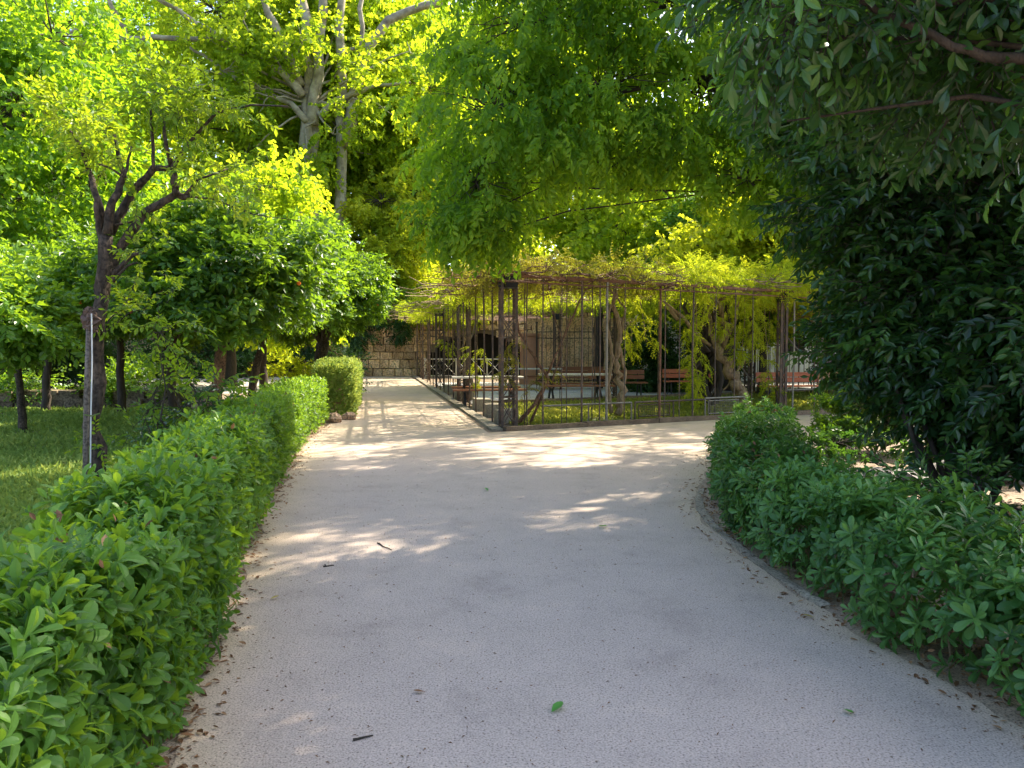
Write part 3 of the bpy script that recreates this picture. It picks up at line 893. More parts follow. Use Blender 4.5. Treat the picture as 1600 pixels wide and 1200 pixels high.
pruned()
e = empty('wooden_stake', 'weathered wooden stake with white cord tied to the pruned orange tree', 'stake', loc=tuple(P(133, 835, 6.7) * (1, 1, 0)))
off = np.array(e.location)
b = MB(); q = np.array([P(x, y, 6.7) for x, y in ((134, 848), (134, 700), (136, 600), (139, 500))]) - off; b.tube(q, [.026, .026, .024, .022], 8, noise=.08); b.build('pole', M['stake'], e, smooth=True)
b = MB(); q = np.array([P(x, y, 6.64) for x, y in ((141, 760), (142, 650), (144, 560), (143, 490))]) - off; b.tube(q, .006, 5); b.build('cord', M['cord'], e)
b = MB(); q = np.array([P(x, y, 6.62) for x, y in ((132, 648), (144, 650), (156, 646))]) - off; b.tube(q, .007, 5); b.build('tie', M['stem_green'], e)
bb = uv_ball(P(141, 500, 6.72) - off, .075, 16, 12, (1, .8, 1.3), .16); bb.build('wrapping', M['burlap'], e, smooth=False)

# ---------------------------------------------------------------- orange trees
def orange_tree(base, H, Rr, label, lean=0, tr=(.11, .08), fork=1.55, tint0=.5, dens=1.0, bark='bark_red', fruit=0, fy=None):
    x, y = base
    top = (x + lean, y, fork)
    bl = []
    H = fork + (H - fork) * .86; fork_b = fork + .06
    n = 7
    for i in range(n):
        a = i * 2 * math.pi / n + rng.uniform(-.3, .3)
        bl.append((x + lean + math.cos(a) * Rr * .5, y + math.sin(a) * Rr * .5, fork_b + (H - fork) * rng.uniform(.28, .55), Rr * .42, Rr * .42, (H - fork) * .27, .9))
    bl.append((x + lean, y, H - (H - fork) * .3, Rr * .6, Rr * .6, (H - fork) * .32, 1.1))
    fr = []
    for i in range(fruit):
        a = rng.uniform(math.pi, 2 * math.pi)
        fr.append((x + lean + math.cos(a) * Rr * .9, y + math.sin(a) * Rr * .98, fork + (H - fork) * rng.uniform(.1, .5), .036))
    limbs = [([(x + lean * .9, y, fork * .95), (x + lean + math.cos(a) * Rr * .25, y + math.sin(a) * Rr * .25, fork + .5), (x + lean + math.cos(a) * Rr * .5, y + math.sin(a) * Rr * .5, fork + 1.1)], tr[1] * .7, tr[1] * .3) for a in rng.uniform(0, 6.28, 4)]
    return tree('orange_tree', label, 'tree', 'orange trees behind the left hedge', [(x, y, -.05), (x + lean * .25, y, fork * .45), top], limbs, bl, M['orange'], M[bark], SP['orange'],
                tr=tr, fruit=fr, clumps=int(25 * dens), per=22, cr=.31 * Rr / 1.6, droop=.35, sc=1.25, tint0=tint0, tvar=.22, br=.018)


orange_tree(tuple(P(338, 690, 13)[:2]), 4.5, 1.7, 'orange tree with a reddish leaning trunk just behind the long hedge', .12, tr=(.115, .09), fork=1.75, tint0=.5, dens=1.35, fruit=3)
orange_tree(tuple(P(390, 640, 15.8)[:2]), 4.7, 1.55, 'orange tree with a slanting brown trunk beside the dark straight one', .3, tr=(.10, .075), fork=1.75, fruit=2, bark='bark_orange', dens=1.2)
orange_tree(tuple(P(412, 625, 19)[:2]), 4.9, 1.7, 'orange tree with a dark straight trunk deeper in the grove', 0, tr=(.11, .08), fork=1.9, bark='bark_dark')
orange_tree(tuple(P(500, 600, 22.5)[:2]), 5.6, 1.9, 'thick trunked orange tree above the short sunlit hedge', .12, tr=(.2, .17), fork=1.75, tint0=.65, fruit=2, bark='bark_orange', dens=1.3)
orange_tree(tuple(P(272, 640, 15)[:2]), 4.4, 1.6, 'shaded orange tree standing behind the leafy sapling', -.1, tr=(.09, .07), fork=1.6, bark='bark_dark', fruit=1, dens=1.1)
orange_tree(tuple(P(190, 640, 18)[:2]), 4.6, 1.9, 'orange tree behind the pruned tree, its trunk half hidden', 0, tr=(.1, .08), fork=1.8, bark='bark_dark')
orange_tree(tuple(P(37, 668, 14)[:2]), 3.6, 1.0, 'thin sparse orange tree standing in the lawn at far left', -.1, tr=(.075, .055), fork=1.5, tint0=.85, bark='bark_orange', dens=.45)
orange_tree(tuple(P(72, 640, 18.5)[:2]), 4.4, 1.8, 'orange tree with forked trunk beside the thin one near the rubble wall', .15, tr=(.1, .08), fork=1.7, bark='bark_dark', fruit=1)
orange_tree(tuple(P(-60, 640, 11)[:2]), 3.0, 1.1, 'bright leaved orange tree reaching in at the left edge', .3, tr=(.06, .04), fork=1.3, tint0=.95, bark='bark_orange', dens=.7)

# sapling and shrubs between hedge and pruned tree
def shrub(name, label, cat, blobs, leaf, sprays, base, stems=7, bark='bark_dark', sr=.014, group=None, **kw):
    e = empty(name, label, cat, group, loc=(base[0], base[1], 0)); off = np.array([base[0], base[1], 0])
    blobs = [(bl[0] - off[0], bl[1] - off[1], *bl[2:]) for bl in blobs]
    b = MB(); st = MB()
    crown_into(b, blobs, sprays, branches=st, br=sr * .5, **kw)
    for q in range(len(blobs) - 1): st.tube(curve(blobs[q][:3], blobs[q + 1][:3], 6, .05), sr * .5, 5)
    for i in range(stems):
        bl = blobs[i % len(blobs)]
        c = np.array(bl[:3]) + rdir(1)[0] * np.array(bl[3:6]) * .4
        st.tube(curve((rng.uniform(-.08, .08), rng.uniform(-.08, .08), -.02), c, 7, .1), np.linspace(sr, sr * .35, 7), 5, cap=False)
    b.build('foliage', [leaf, M[bark]], e); st.build('stem', M[bark], e, smooth=True)
    return e


shrub('sapling', 'loose leafy sapling with pale shoots right of the pruned tree', 'sapling', [(-3.75, 8.2, 1.75, .35, .3, .35, .7), (-3.5, 8.3, 1.2, .5, .4, .4, 1), (-3.9, 8.2, .9, .4, .4, .35, .8), (-3.3, 8.3, 1.0, .3, .3, .3, .7)], M['yorange'], SP['laurel'], (-3.6, 8.2), clumps=9, per=5, cr=.18, sc=.9, tint0=.35, droop=.1)
shrub('shrub', 'dark low shrub at the foot of the leafy sapling', 'shrub', [(-3.45, 8.6, .65, .5, .4, .4, 1), (-3.95, 8.5, .5, .35, .35, .35, .7)], M['laurel'], SP['laurel'], (-3.6, 8.6), clumps=14, per=8, cr=.2, sc=.9, tint0=.45, droop=.1)
shrub('shrub', 'small bright shrub beneath the grove, seen over the far end of the hedge', 'shrub', [(-6.7, 23, .85, .7, .5, .4, 1)], M['wist'], SP['orange'], (-6.7, 23), clumps=18, per=12, cr=.25, sc=1, tint0=.5)
shrub('shrub', 'dark undergrowth bush in front of the grove wall', 'shrub', [(-5.5, 25, .7, .8, .5, .6, 1)], M['ivy'], SP['ivy'], (-5.9, 25), clumps=18, per=16, cr=.3, sc=1.3)
shrub('shrub', 'wide bank of dark undergrowth beyond the gravel walk at left', 'shrub', [(-22, 38, 1.2, 4, .8, 1.4, 2), (-16, 38, 1.0, 3, .8, 1.2, 1.6), (-28, 37, 1.4, 4, .8, 1.6, 2)], M['ivy'], SP['plane'], (-20, 38), clumps=40, per=14, cr=.6, sc=.8)

for q_, (x_, lab_) in enumerate([(-12.5, 'low leafy clump growing over the rubble wall at far left'), (-9.6, 'low leafy clump over the rubble wall behind the pruned tree')]):
    shrub('shrub', lab_, 'shrub', [(x_, 19.9, .6, 1.2, .4, .35, 1.2)], M['orange'], SP['ivy'], (x_, 19.9), clumps=24, per=16, cr=.3, sc=1.3, tint0=.55)
# rocks
def rock(label, p, r, m, sq=(1.3, 1, .75), group=None):
    b = uv_ball((0, 0, r * sq[2] * .6), r, 9, 6, sq, .10)
    o = b.build('rock', M[m]); o.location = (p[0], p[1], 0); o.rotation_euler = (0, 0, rng.uniform(0, 3))
    return tag(o, label, 'rock', group)


rock('pale rock at the corner of the short sunlit hedge', (-3.72, 15.9), .17, 'rock_warm')
rock('reddish rock just behind the pale one at the hedge corner', (-3.52, 16.5), .14, 'rock_warm')
for i, (x, y, r) in enumerate([(-6.3, 17.5, .28), (-5.8, 18.2, .25), (-6.9, 18.4, .26), (-7.5, 18.8, .3)]):
    rock('reddish rock among the tree trunks in the grove', (x, y), r, 'rock_warm', group='reddish rocks in the grove')

# ---------------------------------------------------------------- grass
def grass(name, poly_fn, n, leaf, hgt=.05, w=.5, label=None, z=.01):
    b = MB()
    T = poly_fn(n); n = len(T)
    gl = [leaf_tpl('kite', w, .3, .1)]
    d = rdir(n) * .7 + np.array([0, 0, .75]); d[:, 2] = np.abs(d[:, 2])
    scatter(b, gl, T, d, rdir(n) + np.array([0, 0, .5]), np.clip(.45 + .2 * np.sin(T[:, 0] * 1.3) * np.sin(T[:, 1] * 1.1) + rng.normal(0, .2, n), 0, 1), hgt * rng.uniform(.5, 1.5, n))
    return tag(b.build(name, leaf), label, None, kind='stuff')


def left_lawn(n):
    # denser near the camera
    y = 4.2 + 15 * rng.random(n) ** 1.7; xr = np.interp(y, [3, 7, 11.5, 18.5], [-2.35, -3.1, -4.6, -7.5]); x = xr - rng.random(n) * (y * .72 + 1 + xr + .5).clip(1.5)
    keep = (np.sin(x * 2.1 + 1) * np.sin(y * 1.7) + rng.normal(0, .5, n)) > -.55
    return np.stack([x, y, np.full(n, .005)], 1)[keep]


grass('grass', left_lawn, 90000, M['grass'], .085, .55)
def per_lawn(n):
    u = rng.uniform(.3, 14, n); v = rng.uniform(.25, 5.7, n)
    p = A + u[:, None] * U + v[:, None] * Vd
    keep = (np.sin(u * 1.9) * np.sin(v * 2.3) + rng.normal(0, .6, n)) > -.6
    return np.stack([p[:, 0], p[:, 1], np.full(n, .012)], 1)[keep]
grass('grass', per_lawn, 26000, M['grass_dry'], .10, .3)

# leaf litter at hedge feet
def litter():
    b = MB(); n = 1900
    y = 1 + 15 * rng.random(n) ** 1.5; x = lx(y) + .02 - rng.normal(.07, .09, n)
    n2 = 2200; y2 = 2 + 10 * rng.random(n2) ** 1.2; x2 = rx(y2) + .05 + np.abs(rng.normal(0, .3, n2)) - .22 * (rng.random(n2) > .8)
    n3 = 1500; x3 = rng.uniform(2.5, 7.5, n3); y3 = rng.uniform(5.5, 11.5, n3)
    x = np.concatenate([x, x2, x3]); y = np.concatenate([y, y2, y3]); N = len(x)
    T = np.stack([x, y, .010 + rng.random(N) * .012], 1)
    d = rdir(N); d[:, 2] *= .12
    scatter(b, [LM], T, d, np.array([0, 0, 1.]) + rdir(N) * .25, rng.random(N), rng.uniform(.02, .055, N))
    tag(b.build('leaf_litter', M['dead_leaf']), None, None, kind='stuff')
litter()
# fine debris: crumbs on the path
def crumbs():
    b = MB(); n = 2600
    y = 1.8 + 12 * rng.random(n) ** 1.4; x = np.where(rng.random(n) < .5, rng.uniform(0, 1, n), rng.beta(.35, .35, n)); x = lx(y) + x * (rx(y) - lx(y))
    T = np.stack([x, y, np.full(n, .011)], 1); d = rdir(n); d[:, 2] *= .15
    scatter(b, [leaf_tpl('kite', .3, .1, .1)], T, d, np.array([0, 0, 1.]) + rdir(n) * .3, rng.random(n) * .6, rng.uniform(.006, .024, n))
    tag(b.build('path_debris', M['dead_leaf']), None, None, kind='stuff')
crumbs()

# fallen leaves and twigs one can point at
M['green_leaf'] = leaf_mat('fresh_leaf', (0.05, 0.2, 0.03), (0.08, 0.3, 0.05), (0.1, 0.35, 0.05), (0.2, 0.5, 0.05), .3)
M['yellow_leaf'] = leaf_mat('yellow_fallen_leaf', (0.3, 0.25, 0.05), (0.4, 0.33, 0.07), (0.45, 0.38, 0.08), (0.5, 0.4, 0.05), .3)
for (px, py, s, m, lab) in [(862, 1118, .085, 'green_leaf', 'fresh green leaf lying near the bottom of the path'), (935, 824, .10, 'green_leaf', 'green leaf lying mid path, farther up than the others'), (762, 769, .09, 'green_leaf', 'small green leaf by the sunny dapples on the path'),
                            (422, 940, .06, 'yellow_leaf', 'yellow leaf near the left edge of the path'), (305, 1155, .06, 'dead_leaf', 'brown leaf beside the hedge at bottom left'), (663, 1086, .05, 'dead_leaf', 'curled brown leaf low on the path'),
                            (1318, 1113, .06, 'green_leaf', 'green leaf at lower right on the path'), (1272, 968, .06, 'yellow_leaf', 'yellow leaf by the low right hedge')]:
    p = G(px, py)
    b = MB(); b.inst(leaf_tpl('full', .5, -.12, .12), frames(np.array([[math.cos(px), math.sin(px) * .5, 0.03]]), np.array([[.1, .1, 1.]])), np.zeros((1, 3)), tint=[.5], scale=[s])
    o = b.build('fallen_leaf', M[m]); o.location = (p[0], p[1], .016); tag(o, lab, 'leaf', 'fallen leaves on the path')
for (pa, pb, lab) in [((590, 851), (612, 862), 'forked dark twig on the left part of the path'), ((505, 888), (522, 886), 'short straight dark twig left of the forked one'), ((552, 1161), (583, 1154), 'thin curved twig near the bottom of the path')]:
    a_, c_ = G(*pa), G(*pb)
    b = MB(); q = curve(a_ * 0 + (0, 0, .014), c_ - a_ + (0, 0, .014), 5, .06); q[:, 2] = .014; b.tube(q, np.linspace(.006, .003, 5), 5)
    if 'forked' in lab: b.tube([q[1], q[1] + (-.02, .05, 0)], .004, 4)
    o = b.build('twig', M['bark_dark']); o.location = (a_[0], a_[1], 0); tag(o, lab, 'twig', 'twigs on the path')

# ================================================================ RIGHT SIDE: laurel trees
def laurel_main():
    x0, y0 = 4.0, 6.9
    bl = [(4.35, 7.2, 2.6, 1.15, 1.1, .95, 1.5), (3.55, 7.3, 3.2, .85, .9, .8, 1.1), (3.4, 7.6, 4.2, .9, .9, .9, 1.1), (4.6, 6.6, 4.1, 1.3, 1.2, 1.0, 1.5), (4.2, 7.0, 5.5, 1.4, 1.3, 1.1, 1.4),
          (5.6, 6.6, 2.6, 1.2, 1.2, 1.3, 1.4), (5.2, 6.4, 1.5, .9, .9, .6, .9), (4.4, 6.6, 1.45, .75, .8, .5, .8), (5.8, 7.0, 4.8, 1.4, 1.4, 1.3, 1.3), (3.9, 6.9, 2.0, .7, .8, .55, .8), (4.9, 6.3, .95, .7, .6, .5, .7), (5.6, 6.0, 1.0, .8, .7, .7, .9), (4.6, 5.9, 1.9, .7, .6, .6, .8), (4.7, 7.4, 1.2, .9, .7, .6, 1), (5.8, 7.3, 1.4, .9, .7, .9, 1.1), (4.0, 7.6, 1.7, .7, .6, .4, .7), (5.4, 8.5, 3.2, 1.4, 1.3, 1.6, 1.3)]
    limbs = []
    for (a, c, r) in [((4.05, 6.9, 0), (3.25, 7.2, 2.2), .045), ((4.1, 6.9, 0), (3.75, 7.3, 3.2), .05), ((4.2, 7, 0), (4.4, 7.2, 3.4), .055), ((4.1, 6.8, 0), (4.9, 6.6, 3.0), .045), ((3.95, 6.8, .1), (3.4, 6.9, 1.4), .03), ((4.2, 6.8, 0), (5.4, 6.8, 2.6), .04), ((4.0, 6.9, .2), (3.6, 7.0, 1.9), .028)]:
        limbs.append(([np.array(a), np.array(a) * .6 + np.array(c) * .4 + (-.1, 0, 0), np.array(c)], r, r * .5))
    return tree('laurel_tree', 'big dark many stemmed laurel filling the right side behind the low hedge', 'tree', None, [(4.05, 6.9, -.05), (3.95, 6.95, .9), (4.1, 7.0, 1.8)], limbs, bl, M['laurel'], M['bark_dark'], SP['laurel'],
                tr=(.07, .05), clumps=58, per=18, cr=.34, droop=.05, sc=1.2, tint0=.45, tvar=.2, br=.012, shell=.5)


laurel_main()


def laurel_over():
    bl = [(1.75, 3.55, 3.35, .75, .4, .35, 1.0), (2.3, 3.6, 3.0, .55, .4, .4, .9), (2.55, 3.4, 2.65, .3, .4, .35, .5), (1.35, 3.8, 3.15, .32, .3, .18, .45), (2.9, 3.6, 3.2, .6, .5, .6, .9), (3.2, 3.0, 3.9, 1.2, 1.0, .6, 1.2), (1.9, 4.4, 3.9, .8, .6, .35, .7), (2.6, 4.2, 3.4, .6, .4, .4, .6), (2.3, 4.6, 3.2, .6, .4, .35, .6)]
    e = tree('laurel_tree', 'nearer laurel leaning in overhead at top right with large blue-sheened leaves', 'tree', None, [(3.5, 2.1, -.05), (3.45, 2.2, 1.2), (3.3, 2.4, 2.4)],
             [([(3.3, 2.4, 2.4), P(1560, 90, 3.3), P(1490, 70, 3.3), P(1370, 15, 3.4), P(1280, -40, 3.5)], .028, .01), ([(3.4, 2.3, 2.0), P(1520, 150, 3.5), P(1400, 165, 3.6), P(1230, 190, 3.7)], .016, .004), ([(3.3, 2.4, 2.3), P(1480, 60, 3.5), P(1300, 60, 3.7), P(1180, 110, 3.8)], .015, .004)],
             bl, M['laurel'], M['bark_dark'], SP['laurel_big'], tr=(.13, .09), clumps=28, per=10, cr=.22, droop=.2, sc=.8, tint0=.5, tvar=.22, br=.007)
    return e


laurel_over()

# shrub beyond the hedge (rosy undergrowth) and low rock edging
shrub('shrub', 'rounded yellow green shrub beyond the low right hedge', 'shrub', [(5.5, 11.6, .75, .75, .6, .35, 1.3), (6.3, 11.4, .7, .6, .6, .4, 1), (4.9, 11.2, .4, .5, .4, .25, .7)], M['orange'], SP['pitto_far'], (5.5, 11.5), clumps=38, per=18, cr=.22, sc=1, tint0=.38)
shrub('shrub', 'low leafy shrub in the bed before the grey rocks', 'shrub', [(4.3, 10.2, .3, .7, .4, .2, 1), (5.4, 9.6, .45, .8, .5, .35, 1), (6.6, 9.5, .8, .7, .5, .6, 1)], M['laurel'], SP['pitto_far'], (5, 9.8), clumps=22, per=11, cr=.2, sc=.9, tint0=.6)
for i in range(9):
    x = 3.65 + i * .36; rock('grey rock of the low edging behind the right hedge', (x, 8.3 + .12 * i + rng.uniform(-.1, .1)), rng.uniform(.18, .26), 'rock', group='grey rocks edging the bed')
shrub('shrub', 'small leafy plant at the foot of the laurel stems', 'shrub', [(3.3, 6.0, .35, .5, .4, .25, 1), (3.9, 5.4, .4, .5, .4, .3, 1)], M['laurel'], SP['laurel'], (3.5, 5.8), clumps=14, per=7, cr=.18, sc=.8, tint0=.55)

# ================================================================ CENTRE TREE
def centre_tree():
    bl = [(-.3, 11.2, 5.0, 1.3, 1.2, .8, 1.2), (-.5, 11.0, 3.9, .75, .9, .7, .8), (.6, 11.3, 4.4, 1.1, 1.1, .7, 1.0), (1.3, 11.5, 5.4, 1.4, 1.3, .9, 1.4), (.4, 11.5, 6.3, 1.5, 1.3, .7, 1.2), (2.3, 11.6, 4.7, 1.0, 1.0, .5, .8),
          (2.9, 11.8, 5.6, 1.3, 1.3, .9, 1.2), (2.4, 12, 6.8, 1.8, 1.5, .8, 1.5), (.2, 12, 7.2, 1.3, 1.2, .5, 1.0), (4.0, 12.2, 5.2, 1.0, 1.0, .6, .7), (3.4, 11.2, 4.0, .8, .6, .5, .6), (4.6, 11.6, 4.1, .9, .7, .6, .8), (5.4, 12.0, 3.6, .7, .6, .5, .6), (4.6, 12.4, 6.2, 1.6, 1.5, 1.2, 1.2), (-.95, 10.9, 3.2, .33, .4, .4, .35), (-.2, 11.0, 3.2, .4, .5, .3, .35)]
    for gx in range(5):  # crown slab above the frame, added to shade the path
        for gy in range(5):
            X_, Y_ = 2.0 + gx * 1.9 + rng.uniform(-.4, .4), 7.6 + gy * 2.0 + rng.uniform(-.4, .4)
            bl.append((X_, Y_, 8.4 + .12 * (Y_ - 8) + rng.uniform(-.3, .6), 1.5, 1.5, .8, 1.2 if Y_ < 12.5 else .85))
    for X_, Y_ in ((6.8, 18.2), (8.8, 17.4), (8.2, 19.6), (10.6, 18.6), (11.4, 16.6), (6.0, 16.6), (10, 20.4), (4.6, 18.4), (6.4, 20.2), (5.0, 16.0), (9.6, 16.0)):  # sparse high blobs added to throw leaf shadows before the pergola
        bl.append((X_, Y_, 8.2 + rng.uniform(-.5, .5), 1.1, 1.1, .6, .42))
    limbs = [([(6.3, 13, 4.2), (4.6, 12.4, 5.2), (2.6, 11.8, 5.6), (.8, 11.3, 5.1), (-.6, 11.1, 4.6)], .06, .014), ([(6.2, 13, 4.1), (4.4, 12.2, 4.8), (2.6, 11.6, 4.7), (1.0, 11.4, 4.2)], .026, .008), ([(6.2, 13, 4.4), (5, 12.6, 5.8), (3, 12, 6.4), (1, 11.5, 6.4)], .06, .012)]
    return tree('ash_tree', 'broad spreading tree whose drooping green branches hang over the path centre', 'tree', None, [(6.6, 13.2, -.05), (6.5, 13.1, 2.2), (6.2, 13.0, 4.4)], limbs, bl, M['locust'], M['bark_dark'], SP['locust'],
                tr=(.2, .14), conn=.16, clumps=34, per=13, cr=.33, droop=.7, sc=.9, tint0=.55, tvar=.26, br=.012, shell=.45, flat=.5)


centre_tree()

# ================================================================ PERGOLA
PH = 2.93
perg = empty('pergola', 'long rusty iron pergola of lattice columns and thin poles, covered in vines', 'pergola', loc=(A[0], A[1], 0))
off3 = np.array([A[0], A[1], 0])
def P3(u, v, z=0.0):
    p = pg(u, v); return np.array([p[0], p[1], z]) - off3


def top_h(u, v): return PH - .012 * u + .0 * v


def column(u, v, s=.30, h=None):
    h = h or top_h(u, v)
    b = MB()
    cs = [(0, 0), (s, 0), (s, s), (0, s)]
    P_ = [P3(u + a, v + c) for a, c in cs]
    for p in P_:
        b.box((p[0], p[1], h / 2), (.05, .05, h))
    for i in range(4):
        p, q = P_[i], P_[(i + 1) % 4]
        for z0, z1 in ((.08, .55), (.62, 1.0), (1.75, 2.15)):
            b.tube([p + (0, 0, z0), q + (0, 0, z1)], .010, 4); b.tube([q + (0, 0, z0), p + (0, 0, z1)], .010, 4)
            for zz in (z0, z1):
                b.tube([p + (0, 0, zz), q + (0, 0, zz)], .011, 4)
    b.build('lattice_column', M['metal'], perg)
    b = MB(); c = (P_[0] + P_[2]) / 2; b.box((c[0], c[1], h - .13), (s + .07, s + .07, .22)); b.build('column_cap', M['black_iron'], perg)


for v in (0, 7, 14, 21, 25): column(0, v)
for u, v in ((5, 7), (10, 6), (5, 14)): column(u, v, .25)
def post(u, v, r=.014, mat='metal', h=None):
    p = P3(u, v); b = MB(); h = h or top_h(u, v)
    b.tube([p, p + (rng.uniform(-.02, .02), 0, h / 2), p + (0, 0, h)], r * 1.15, 6); b.build('post', M[mat], perg)


def u_at(px):   # parameter along the front edge for a photo column
    k = (px - 800) / 1200.0
    return (k * A[1] - A[0]) / (U[0] - k * U[1])


for px, r, m in ((824, .009, 'metal'), (849, .012, 'metal'), (878, .008, 'metal'), (909, .02, 'metal'), (937, .012, 'metal'), (948, .024, 'galv'), (976, .01, 'metal'), (1031, .022, 'rust'), (1038, .01, 'metal'), (1062, .01, 'metal'),
                 (1083, .018, 'metal'), (1118, .01, 'metal'), (1148, .012, 'metal'), (1175, .01, 'metal'), (1239, .018, 'galv'), (1273, .012, 'metal'), (1284, .018, 'galv'), (1303, .012, 'metal'), (1315, .02, 'metal'), (1332, .02, 'galv')):
    post(u_at(px), 0, r, m)
for v in (1.2, 2.4, 3.6, 4.8, 6.0, 8.4, 9.8, 11.2, 12.6, 15.5, 17, 18.5, 22.5): post(0, v, .018)
for v in (.3, .8, 1.6, 2.9, 4.1, 5.3, 6.6, 7.6, 9.0, 10.5, 12, 13.4): post(.32, v + .1, .012)
for u in (.55, .95, 1.5, 2.1): post(u, .32, .010)
for v in (3, 6.5): 
    for u in np.arange(1.2, 14, 1.9): post(u, v, .012)
for v in (10, 14):
    for u in np.arange(.8, 12, 2.4): post(u, v, .014)
column(u_at(1222), 0.05, .16)
# beams
def beam(a, b_, w, h, m, name='beam'):
    bb = MB(); a = np.asarray(a, float); b_ = np.asarray(b_, float); c = (a + b_) / 2; L_ = np.linalg.norm((b_ - a)[:2])
    bb.box(c, (L_, w, h), math.atan2(b_[1] - a[1], b_[0] - a[0]))
    # follow the slope
    V = bb.V[0].copy(); d = (b_ - a)[:2] / L_; s_ = (V[:, :2] - c[:2]) @ d; V[:, 2] += s_ / L_ * (b_[2] - a[2]); bb.V[0] = V
    return bb.build(name, M[m], perg)


beam(P3(-.1, 0, PH), P3(14, 0, top_h(14, 0)), .05, .05, 'rust'); beam(P3(-.1, 0, PH - .12), P3(14, 0, top_h(14, 0) - .12), .03, .03, 'rust')
beam(P3(-.1, .3, PH + .01), P3(14, .3, top_h(14, 0)), .04, .04, 'rust')
beam(P3(0, -.1, PH + .05), P3(0, 25.3, PH + .05), .05, .05, 'rust'); beam(P3(.3, -.1, PH + .05), P3(.3, 25.3, PH + .05), .05, .05, 'rust')
b = MB()
for v in np.arange(.9, 25, .8):
    b.tube([P3(0, v, PH + .02), P3(12 if v < 8 else 6, v, PH - .1)], .012, 4)
for u in np.arange(.8, 14, .8):
    b.tube([P3(u, 0, top_h(u, 0) + .04), P3(u, 9 if u > 6 else 22, top_h(u, 0) + .04)], .014, 4)
b.build('roof_lattice', M['rust'], perg)

# block steps beside the left row of posts
for i, (u, v, s) in enumerate([(.28, 1.1, .42), (.28, 2.7, .40), (.28, 4.4, .4), (.3, 8, .5), (.3, 11, .55)]):
    p = pg(u, v); b = MB(); b.box((0, 0, .15), (s, s * 1.2, .30), .2, jit=.012)
    o = b.build('stone_block', M['kerb']); o.location = (p[0], p[1], 0); tag(o, ['weathered stone block just inside the pergola corner', 'second weathered stone block from the pergola corner', 'third weathered stone block from the pergola corner', 'fourth weathered stone block along the left side of the pergola', 'farthest weathered stone block along the left side of the pergola'][i], 'stone block', 'stone blocks along the pergola')

# low tube railings along the front
def low_rail(u0, u1, v, h, label, panel=None, mat='galv'):
    e = empty('low_railing', label, 'railing', 'low tube railings along the pergola front', loc=(*pg(u0, v), 0)); o3 = np.array([*pg(u0, v), 0])
    Q = lambda u, z: np.array([*pg(u, v), z]) - o3
    b = MB(); b.tube([Q(u0, h), Q(u1, h)], .02, 8); b.build('rail', M[mat], e)
    for u in np.linspace(u0, u1, max(2, int(round((u1 - u0) / .9)) + 1)):
        b = MB(); b.tube([Q(u, 0), Q(u, h)], .018, 6); b.build('post', M[mat], e)
    if panel:
        a, c = panel; b = MB()
        z0, z1 = .12, h - .06
        for z in (z0, z1): b.tube([Q(a, z), Q(c, z)], .014, 5)
        for u in (a, c): b.tube([Q(u, z0), Q(u, z1)], .014, 5)
        for z in np.arange(z0, z1, .035): b.tube([Q(a, z), Q(c, z)], .004, 4)
        for u in np.arange(a, c, .05): b.tube([Q(u, z0), Q(u, z1)], .003, 4)
        b.build('mesh_panel', M[mat], e)
    return e


low_rail(.9, 3.0, .12, .42, 'low tube railing nearest the pergola corner')
low_rail(3.1, 5.1, .14, .42, 'middle low tube railing with faint wire panel', (3.2, 4.0), 'metal')
low_rail(u_at(1102), u_at(1163), -.02, .46, 'low railing with bright wire mesh panel beside the hedge', (u_at(1107), u_at(1154)))
low_rail(u_at(1240), u_at(1330), .3, .55, 'low railing in front of the orange benches')

# ---------------------------------------------------------------- wisteria vines
def vine(label, stems, blobs, leaf='wist', bark='bark_vine', sp='wist', hang=(), r0=.05, tangle=None, **kw):
    e = empty('wisteria_vine', label, 'vine', 'wisteria vines on the pergola')
    t = MB()
    for pts, ra, rb in stems:
        pts = np.asarray(pts, float); m = len(pts); tt = np.linspace(0, m - 1, (m - 1) * 5 + 1)
        q = np.stack([np.interp(tt, np.arange(m), pts[:, i]) for i in range(3)], 1)
        q[1:-1] += rng.normal(0, ra * .35, (len(q) - 2, 3))
        t.tube(q, np.linspace(ra, rb, len(q)), 7, noise=.2)
    c = MB(); br = MB()
    crown_into(c, blobs, SP[sp], branches=br, **kw)
    for (top, bot, rad, n) in hang:
        top = np.asarray(top, float); bot = np.asarray(bot, float)
        s = rng.random(n) ** .8; T = top + (bot - top) * s[:, None] + rdir(n) * rad * (1 - s[:, None] * .6) * (1, 1, .4)
        d = rdir(n) * .8 + np.array([0, 0, -.5]); scatter(c, SP['wist_near'], T, d, rdir(n) * .4 + np.array([0, 0, 1.]), np.clip(.7 + rng.normal(0, .18, n), 0, 1), rng.uniform(.7, 1.1, n))
        t.tube(curve(top, bot, 6, .04), np.linspace(.012, .005, 6), 4)
    for bl in blobs: br.tube(curve(np.asarray(stems[0][0][-1], float), bl[:3], 8, .04), np.linspace(.02, .012, 8), 5)
    for bl in blobs:
        for _ in range(26):
            a = np.array(bl[:3]) + rng.uniform(-1, 1, 3) * (bl[3], bl[4], 0) * 1.2; a[2] = PH + rng.uniform(-.16, .12)
            w = rng.normal(0, 1, 3) * (1, 1, .06); w *= rng.uniform(.5, 1.3) / np.linalg.norm(w)
            br.tube(curve(a, a + w, 5, .12), np.linspace(.016, .006, 5), 4, cap=False)
    t.V += br.V; t.L += [l + t.n for l in br.L]; t.Z += br.Z; t.T += br.T; t.M += br.M; t.n += br.n
    t.build('stem', M[bark], e, smooth=True); c.build('foliage', [M[leaf], M[bark]], e)
    return e


def W3(u, v, z): 
    p = pg(u, v); return np.array([p[0], p[1], z])


